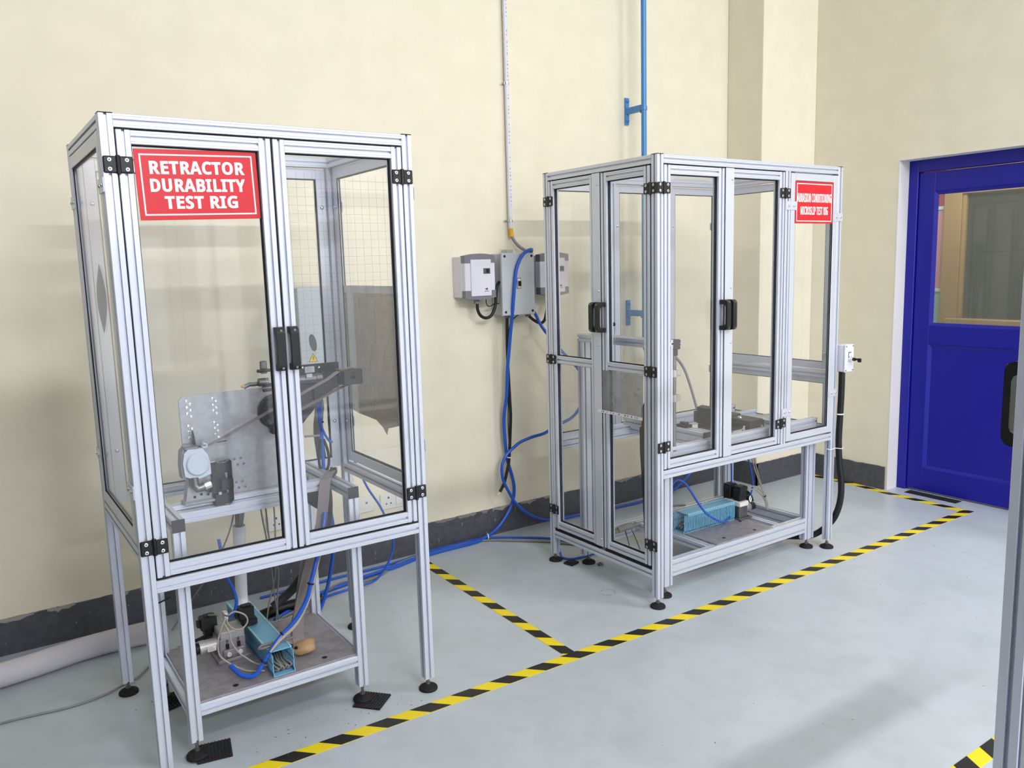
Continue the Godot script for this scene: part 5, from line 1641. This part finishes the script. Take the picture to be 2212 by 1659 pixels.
		s.box(V(3.775, y - 0.03, 0.135), V(3.789, y + 0.006, 0.150), 0.001)
		put("pipe_clip", s, "pipe_blue", t)
	# control cabinet on the wall behind the left-hand enclosure
	t = thing("control_cabinet", "light grey wall cabinet with oval lock and yellow warning triangle behind the left-hand enclosure", "cabinet", V(1.59, 1.06, 0.125))
	bx(t, "cabinet_body", "cabinet_grey", V(1.396, 1.06, 0), V(1.80, 1.576, 0.226), 0.004)
	bx(t, "cabinet_door", "cabinet_grey", V(1.394, 1.058, 0.230), V(1.802, 1.578, 0.250), 0.003)
	s = mb()
	var oval := PackedVector2Array()
	for k in 20:
		var a := TAU * k / 20.0
		oval.append(Vector2(1.458 + 0.0165 * cos(a) - 0.006 * sin(a), 1.307 + 0.042 * sin(a)))
	s.prism(oval, 2, 0.249, 0.256)
	put("lock_cover", s, "lock_grey", t)
	s = mb()
	s.prism(PackedVector2Array([Vector2(1.431, 1.211), Vector2(1.479, 1.211), Vector2(1.455, 1.255)]), 2, 0.2495, 0.2505)
	put("warning_border", s, "print_dark", t)
	s = mb()
	s.prism(PackedVector2Array([Vector2(1.4345, 1.213), Vector2(1.4755, 1.213), Vector2(1.455, 1.2508)]), 2, 0.2504, 0.2509)
	put("warning_triangle", s, "warning_yellow", t)
	s = mb()
	s.prism(PackedVector2Array([Vector2(1.4565, 1.241), Vector2(1.4515, 1.228), Vector2(1.4555, 1.229), Vector2(1.4535, 1.222), Vector2(1.4520, 1.2225), Vector2(1.4545, 1.217), Vector2(1.4570, 1.2225), Vector2(1.4555, 1.2222), Vector2(1.4590, 1.2325), Vector2(1.4550, 1.2315), Vector2(1.4595, 1.241)]), 2, 0.2508, 0.2512)
	put("lightning_bolt", s, "print_dark", t)
	# cable bundle and corrugated conduit falling behind the left-hand bench
	run_line("conduit", "grey-black corrugated conduit falling from the wall cabinet behind the left-hand bench", "conduit", "cap_grey", [V(1.47, 1.065, 0.20), V(1.46, 1.0, 0.28), V(1.40, 0.90, 0.40), V(1.37, 0.80, 0.50), V(1.36, 0.70, 0.56), V(1.352, 0.60, 0.60), V(1.34, 0.50, 0.60), V(1.32, 0.40, 0.58), V(1.27, 0.28, 0.52), V(1.20, 0.17, 0.48), V(1.10, 0.10, 0.47)], 0.021, "", 0.0016)
	run_line("conduit", "long black corrugated conduit lying on the floor behind the left-hand bench", "conduit", "black_plastic", [V(1.38, 0.03, 0.36), V(1.25, 0.03, 0.34), V(1.10, 0.028, 0.36), V(0.96, 0.027, 0.42), V(0.85, 0.027, 0.45), V(0.73, 0.027, 0.50), V(0.62, 0.027, 0.54)], 0.025, "", 0.0018)
	for e in [[0.0, "nearer"], [0.05, "farther"]]:
		run_line("cable", "%s of two grey cables lying on the floor behind the left-hand shelf" % e[1], "cable", "cable_grey", [V(1.35, 0.009, 0.42 - e[0]), V(1.2, 0.009, 0.44 - e[0]), V(1.02, 0.009, 0.55 - e[0] * 0.6), V(0.85, 0.009, 0.66 - e[0] * 0.8)], 0.0075)
	# blue and grey hoses under the arm
	t = run_line("air_hose", "bundle of blue air tubes tied below the black gusset plate", "hose", "hose_blue", [V(1.168, 1.14, 1.06), V(1.176, 1.08, 1.03), V(1.185, 1.02, 1.01), V(1.188, 0.93, 1.00), V(1.188, 0.87, 1.00), V(1.188, 0.83, 1.0), V(1.19, 0.74, 1.0)], 0.0075)
	s = mb()
	s.tube([V(1.158, 1.13, 1.06), V(1.172, 1.06, 1.03), V(1.198, 1.0, 1.01), V(1.222, 0.965, 1.0), V(1.238, 0.958, 0.98)], 0.0055, 8)
	put("branch_tube", s, "hose_blue", t)
	s = mb()
	s.tube([V(1.118, 1.0, 1.0), V(1.15, 0.998, 1.0), V(1.182, 0.995, 1.0)], 0.0045, 8)
	put("cross_tube", s, "flex_grey", t)
	for e in [-0.017, 0.02]:
		s = mb()
		s.tube([V(1.187 + e * 0.3, 0.98, 1.005), V(1.187 + e, 0.93, 1.008), V(1.187 + e * 1.1, 0.88, 1.008), V(1.187 + e * 0.5, 0.84, 1.005)], 0.006, 8)
		put("black_connector", s, "black_plastic", t)
		bx(t, "wire_tag", "sign_white", V(1.187 + e * 0.8 - 0.006, 0.825, 1.0), V(1.187 + e * 0.8 + 0.006, 0.85, 1.012), 0.001)
	cable_tie(t, V(1.18, 1.055, 1.02), V(0.1, 1, 0), 0.013)
	cable_tie(t, V(1.188, 0.80, 1.0), V(0, 1, 0), 0.014)
	# cables on the lower shelf of the left-hand bench
	run_line("air_hose", "blue air hose dropping to the connector above the left-hand valve block", "hose", "hose_blue", [V(0.745, 0.66, 1.03), V(0.758, 0.52, 1.05), V(0.778, 0.462, 1.05), V(0.786, 0.425, 1.05), V(0.786, 0.396, 1.05), V(0.772, 0.36, 1.045), V(0.748, 0.355, 1.035)], 0.0062)
	t = run_line("air_hose", "blue hose bundle sweeping up from the left-hand shelf to the rear bench leg", "hose", "hose_blue", [V(0.70, 0.250, 1.24), V(0.725, 0.225, 1.29), V(0.765, 0.222, 1.31), V(0.800, 0.262, 1.31), V(0.838, 0.309, 1.31), V(0.879, 0.341, 1.3), V(0.926, 0.379, 1.3), V(0.958, 0.419, 1.3), V(0.982, 0.461, 1.3), V(1.00, 0.51, 1.295), V(1.03, 0.58, 1.28), V(1.07, 0.66, 1.25), V(1.10, 0.74, 1.22)], 0.0085)
	s = mb()
	for k in 2:
		s.tube([V(0.82, 0.298, 1.325), V(0.862, 0.328 - 0.004 * k, 1.312), V(0.928, 0.372 - 0.006 * k, 1.31), V(0.972, 0.424, 1.305 - 0.004 * k), V(0.996 + 0.006 * k, 0.478, 1.30), V(1.012 + 0.004 * k, 0.52, 1.295), V(1.04, 0.58, 1.28), V(1.08, 0.66, 1.25)], 0.0042, 6)
	put("grey_cables", s, "cable_pale", t)
	for p in [[V(0.80, 0.262, 1.31), V(0.6, 0.7, 0)], [V(0.879, 0.341, 1.3), V(0.6, 0.6, 0)], [V(0.998, 0.505, 1.296), V(0.3, 1, 0)]]:
		cable_tie(t, p[0], p[1], 0.0125)
	run_line("cable", "thin grey cable coiled twice above the left-hand valve block", "cable", "cable_pale", [V(0.735, 0.37, 1.06), V(0.722, 0.405, 1.16), V(0.718, 0.425, 1.2), V(0.741, 0.431, 1.2), V(0.774, 0.410, 1.2), V(0.783, 0.383, 1.2), V(0.764, 0.361, 1.2), V(0.736, 0.364, 1.2), V(0.715, 0.387, 1.2), V(0.706, 0.414, 1.2), V(0.690, 0.385, 1.2), V(0.674, 0.342, 1.2), V(0.672, 0.291, 1.2), V(0.689, 0.259, 1.2), V(0.726, 0.228, 1.22), V(0.760, 0.214, 1.25), V(0.81, 0.212, 1.28)], 0.0033)
	run_line("cable", "thin grey cable hanging straight across the left-hand valve block", "cable", "cable_pale", [V(0.692, 0.36, 1.0), V(0.694, 0.408, 1.14), V(0.700, 0.395, 1.2), V(0.709, 0.369, 1.22), V(0.716, 0.325, 1.22), V(0.736, 0.283, 1.22), V(0.762, 0.253, 1.22), V(0.79, 0.23, 1.24), V(0.82, 0.225, 1.27)], 0.0033)
	run_line("cable", "grey cable loop lying over the lid of the left-hand blue duct", "cable", "cable_grey", [V(0.93, 0.31, 1.28), V(0.87, 0.297, 1.26), V(0.82, 0.297, 1.25), V(0.798, 0.292, 1.262), V(0.815, 0.296, 1.275), V(0.86, 0.30, 1.28)], 0.0048)
	# white sleeve with cables dropping through it
	t = thing("cable_sleeve", "white plastic sleeve round cables dropping to the far end of the left-hand duct", "sleeve", V(0.87, 0.29, 0.84))
	s = mb()
	s.lathe(V(0.872, 0.290, 0.80), V(0.02, 1, 0.07), [Vector2(0.025, 0), Vector2(0.0235, 0.18), Vector2(0.026, 0.345), Vector2(0.0245, 0.345), Vector2(0.022, 0.18), Vector2(0.0235, 0)], 18, false)
	put("sleeve", s, "foam_sleeve", t)
	s = mb()
	for k in 5:
		var x := 0.864 + 0.008 * k
		s.tube([V(x - 0.004, 0.815, 0.90 + 0.01 * (k % 2)), V(x, 0.70, 0.85), V(0.866 + 0.004 * k, 0.60, 0.828)], 0.0042, 6)
	put("cables", s, "cable_grey", t)
	for e in [["left of the white sleeve", [V(0.83, 0.81, 1.0), V(0.812, 0.70, 0.98), V(0.78, 0.60, 0.95), V(0.73, 0.46, 0.86), V(0.66, 0.30, 0.74), V(0.61, 0.21, 0.70)]], ["first right of the white sleeve", [V(0.915, 0.81, 1.0), V(0.927, 0.70, 0.99), V(0.94, 0.61, 0.98), V(0.985, 0.42, 0.87), V(0.995, 0.33, 0.85), V(1.0, 0.21, 0.87)]], ["second right of the white sleeve", [V(0.935, 0.81, 1.0), V(0.945, 0.70, 0.99), V(0.955, 0.60, 0.97), V(1.015, 0.42, 0.86), V(1.01, 0.32, 0.85), V(0.99, 0.21, 0.87)]], ["beside the centre door stiles", [V(0.972, 0.81, 1.0), V(0.976, 0.70, 0.99), V(0.979, 0.60, 0.97), V(1.0, 0.40, 0.86), V(0.97, 0.28, 0.85), V(0.945, 0.215, 0.88)]]]:
		run_line("cable", "thin grey cable hanging under the left-hand bench, " + e[0], "cable", "cable_grey", e[1], 0.0032)
	# sockets
	socket("white three-pin socket with switch seen through the left-hand enclosure's right corner", 1.886, 0.302, 0.145, 1)
	socket("white worn switch plate left of the three-pin socket with switch", 1.726, 0.310, 0.125, 2)
	socket("white three-pin socket behind the cables under the left-hand bench", 1.238, 0.312, 0.10, 0)

# ---------------------------------------------------------------- on the floor
func hazard_tape(label: String, pts: Array, w: float, period: float, phase: float, slant: float):
	var a0: Vector3 = pts[0]
	var b0: Vector3 = pts[-1]
	var t := thing("hazard_tape", label, "floor tape", V(a0.x, 0.0, a0.z).lerp(V(b0.x, 0, b0.z), 0.5), "black and yellow floor tapes")
	var y := mb()
	var k: Mb
	var stripes := []
	for i in pts.size() - 1:
		var a: Vector3 = pts[i]
		var b: Vector3 = pts[i + 1]
		var d := (b - a).normalized()
		var n := V(-d.z, 0, d.x) * w * 0.5
		var L := a.distance_to(b)
		var h := V(0, 0.0012, 0)
		y.quad(a - n + h, b - n + h, b + n + h, a + n + h, Vector3.UP)
		y.quad(a - n, b - n, b - n + h, a - n + h, -n)
		y.quad(a + n, b + n, b + n + h, a + n + h, n)
		y.quad(a - n, a + n, a + n + h, a - n + h, -d)
		y.quad(b - n, b + n, b + n + h, b - n + h, d)
		var h2 := V(0, 0.0015, 0)
		var u := phase - period * ceilf((phase + period) / period)
		while u < L + absf(slant):
			var e := [u + slant * 0.5, u + period * 0.5 + slant * 0.5, u + period * 0.5 - slant * 0.5, u - slant * 0.5]
			# clip the slanted stripe to the length of the tape
			var poly := Geometry2D.intersect_polygons(PackedVector2Array([Vector2(e[0], -1), Vector2(e[1], -1), Vector2(e[2], 1), Vector2(e[3], 1)]), PackedVector2Array([Vector2(0, -1), Vector2(L, -1), Vector2(L, 1), Vector2(0, 1)]))
			for q in poly:
				k = mb()
				for j in range(1, q.size() - 1):
					k.tri(a + d * q[0].x + n * q[0].y + h2, a + d * q[j].x + n * q[j].y + h2, a + d * q[j + 1].x + n * q[j + 1].y + h2, Vector3.UP)
				stripes.append(k)
			u += period
		phase = fposmod(phase - L, period)
	put("yellow_tape", y, "tape_yellow", t)
	for e in stripes:
		put("black_stripe", e, "tape_black", t)

func rubber_mat(label: String, c: Vector3, turn: float, sx: float, sz: float):
	var t := thing("rubber_mat", label, "mat", c, "ribbed rubber mats under the bench feet")
	F = Transform3D(Basis(Vector3.UP, turn), c)
	bx(t, "base", "black_rubber", V(-sx * 0.5, 0, -sz * 0.5), V(sx * 0.5, 0.005, sz * 0.5), 0.001)
	var s := mb()
	for i in 10:
		var x := -sx * 0.5 + sx * (i + 0.5) / 10.0
		s.box(V(x - 0.0016, 0.005, -sz * 0.5), V(x + 0.0016, 0.008, sz * 0.5))
	for i in 10:
		var z := -sz * 0.5 + sz * (i + 0.5) / 10.0
		s.box(V(-sx * 0.5, 0.005, z - 0.0016), V(sx * 0.5, 0.0076, z + 0.0016))
	put("ribs", s, "cap_grey", t)
	F = Transform3D.IDENTITY

func build_floor_things():
	# unseen cupboard-shaped blockers added to keep light off the left wall and floor
	for k in 3:
		var x0 := -3.0 + k * 1.14
		var cb := thing("shade_blocker", ["added shade blocker shaped as a tall grey cupboard, leftmost of three behind the camera", "added shade blocker shaped as a tall grey cupboard, middle of three behind the camera", "added shade blocker shaped as a tall grey cupboard, rightmost of three behind the camera"][k], "cupboard", V(x0 + 0.56, 0, 5.1), "added shade blockers behind the camera")
		bx(cb, "carcass", "box_bezel", V(x0, 0.08, 4.75), V(x0 + 1.12, 3.2, 5.4), 0.006)
		bx(cb, "plinth", "cap_grey", V(x0 + 0.02, 0, 4.77), V(x0 + 1.10, 0.08, 5.38), 0.003)
		for e in [0.01, 0.565]:
			bx(cb, "cupboard_door", "box_bezel", V(x0 + e, 0.10, 4.73), V(x0 + e + 0.545, 3.18, 4.75), 0.003)
		for e in [0.52, 0.585]:
			bx(cb, "handle", "steel_grey", V(x0 + e, 1.05, 4.70), V(x0 + e + 0.018, 1.2, 4.73), 0.005)
	hazard_tape("long black and yellow tape along the floor in front of both enclosures", [V(-0.6, 0, 1.520), V(0.8, 0, 1.535), V(3.05, 0, 1.573), V(5.312, 0, 1.572)], 0.062, 0.1785, 0.116, -0.062)
	hazard_tape("short black and yellow tape running from the wall between the two enclosures", [V(2.066, 0, 0.15), V(2.034, 0, 1.525)], 0.058, 0.19, 0.145, 0.05)
	hazard_tape("black and yellow tape along the right-hand wall in front of the blue door", [V(5.306, 0, 0.36), V(5.318, 0, 0.75), V(5.286, 0, 1.03), V(5.282, 0, 1.545)], 0.058, 0.19, 0.06, 0.055)
	hazard_tape("black and yellow tape nearest the camera in front of the third enclosure", [V(1.9, 0, 2.93), V(4.6, 0, 2.915)], 0.058, 0.170, 0.63, 0.032)
	rubber_mat("black ribbed rubber mat under the front left bench foot", V(0.598, 0.0005, 1.338), -0.2, 0.115, 0.115)
	rubber_mat("black ribbed rubber mat under the front right bench foot", V(1.186, 0.0005, 1.366), 0.72, 0.112, 0.112)
	rubber_mat("black rubber mat stack under the rear left bench foot", V(0.56, 0.0005, 0.885), 0.25, 0.12, 0.12)
	var t := thing("rubber_block", "small black rubber block on the floor beside the wide enclosure's rear left foot", "block", V(2.705, 0, 0.70))
	F = Transform3D(Basis(Vector3.UP, 0.25), V(2.705, 0, 0.70))
	bx(t, "base", "black_rubber", V(-0.032, 0, -0.03), V(0.032, 0.012, 0.03), 0.002)
	bx(t, "pad", "black_rubber", V(-0.022, 0.012, -0.02), V(0.022, 0.018, 0.02), 0.002)
	F = Transform3D.IDENTITY
	t = thing("nut", "loose steel nut on the floor beside the right-hand bench's rear left foot", "nut", V(2.815, 0, 0.82))
	var s := mb()
	s.lathe(V(2.815, 0, 0.82), Vector3.UP, [Vector2(0.008, 0), Vector2(0.016, 0), Vector2(0.016, 0.014), Vector2(0.008, 0.014), Vector2(0.008, 0)], 6)
	put("nut", s, "steel_grey", t)
	t = thing("washer", "small dark washer ring on the floor against the skirting at far left", "washer", V(0.35, 0, 0.045))
	s = mb()
	s.lathe(V(0.35, 0, 0.045), Vector3.UP, [Vector2(0.008, 0), Vector2(0.016, 0), Vector2(0.016, 0.004), Vector2(0.008, 0.004), Vector2(0.008, 0)], 14)
	put("ring", s, "print_dark", t)
	# ring shaped mark on the floor
	t = thing("floor_mark", "faint dark ring mark on the floor in front of the wide enclosure's left side", "mark", V(2.781, 0, 1.136))
	s = mb()
	for k in 26:
		if k in [5, 6, 14, 15, 20]:
			continue
		var a := TAU * k / 26.0
		var b := TAU * (k + 1) / 26.0
		var c := V(2.60, 0.0006, 1.13)
		s.quad(c + V(cos(a), 0, sin(a)) * 0.036, c + V(cos(b), 0, sin(b)) * 0.036, c + V(cos(b), 0, sin(b)) * 0.0385, c + V(cos(a), 0, sin(a)) * 0.0385, Vector3.UP)
	put("ring", s, "print_grey", t)
	# roll of white foam sheet along the wall
	t = thing("foam_roll", "white foam sheet roll lying on the floor along the skirting at far left", "roll", V(0.0, 0, 0.25))
	s = mb()
	s.smooth = true
	s.tube([V(-1.4, 0.052, 0.52), V(-0.6, 0.052, 0.44), V(0.0, 0.052, 0.335), V(0.15, 0.05, 0.31), V(0.30, 0.05, 0.275), V(0.45, 0.05, 0.265), V(0.56, 0.05, 0.275), V(0.66, 0.05, 0.29)], 0.05, 22)
	put("roll", s, "foam_roll", t)
	s = mb()
	s.smooth = false
	var prev := []
	for i in 15:
		var f := i / 14.0
		var x := lerpf(-1.4, 0.62, f)
		var zb := 0.21 - 0.05 * f + 0.012 * sin(i * 1.7)
		var zf := lerpf(0.46, 0.235, f)
		var row := [V(x, 0.002, zb), V(x, 0.016 + 0.004 * sin(i * 2.1), (zb + zf) * 0.5), V(x, 0.06 + 0.006 * sin(i * 1.3), zf)]
		if i > 0:
			for k in 2:
				s.quad(prev[k], prev[k + 1], row[k + 1], row[k], V(0, 1, -0.3))
		prev = row
	put("loose_sheet", s, "foam_roll", t)
	run_line("cable", "thin grey cable lying on the floor at far left towards the left-hand enclosure", "cable", "flex_grey", [V(-0.6, 0.005, 0.60), V(-0.25, 0.005, 0.645), V(0.0, 0.005, 0.662), V(0.10, 0.005, 0.675), V(0.217, 0.005, 0.692), V(0.334, 0.005, 0.677), V(0.424, 0.012, 0.645), V(0.484, 0.008, 0.602), V(0.558, 0.005, 0.498), V(0.62, 0.005, 0.42)], 0.0045)
	run_line("air_hose", "blue air hose lying on the floor behind the wide enclosure's rear left foot", "hose", "hose_blue", [V(2.80, 0.15, 0.45), V(2.765, 0.08, 0.50), V(2.722, 0.012, 0.584), V(2.716, 0.008, 0.63), V(2.747, 0.008, 0.665), V(2.83, 0.008, 0.675), V(2.93, 0.008, 0.66)], 0.0065)
	# worn threshold strip before the door
	t = thing("threshold_strip", "dark worn grating strip on the floor at the foot of the blue door", "threshold", V(5.44, 0, 1.26))
	bx(t, "strip", "cap_grey", V(5.395, 0, 1.08), V(5.478, 0.003, 1.44), 0.001)
	s = mb()
	for k in 22:
		s.box(V(5.40, 0.003, 1.09 + k * 0.0158), V(5.472, 0.0045, 1.098 + k * 0.0158))
	put("ribs", s, "black_rubber", t)
	# specks of dirt under and before the left-hand enclosure
	t = thing("dirt_specks", "scattered dark specks of dirt on the pale floor", "dirt", V(1.5, 0, 1.4))
	t.set_meta("kind", "stuff")
	var rng := RandomNumberGenerator.new()
	rng.seed = 77
	s = mb()
	for i in 150:
		var p := V(rng.randf_range(0.7, 1.35), 0.0005, rng.randf_range(1.34, 1.52)) if i < 26 else V(rng.randf_range(0.2, 5.0), 0.0005, rng.randf_range(0.4, 3.6))
		var r := rng.randf_range(0.0008, 0.0028)
		var a := rng.randf_range(0, TAU)
		var u := V(cos(a), 0, sin(a)) * r * rng.randf_range(1.0, 3.0)
		var v := V(-sin(a), 0, cos(a)) * r
		s.quad(p - u, p - v, p + u, p + v * 0.7, Vector3.UP)
	var dm := put("specks", s, "print_dark", t)
	dm.set_meta("kind", "stuff")
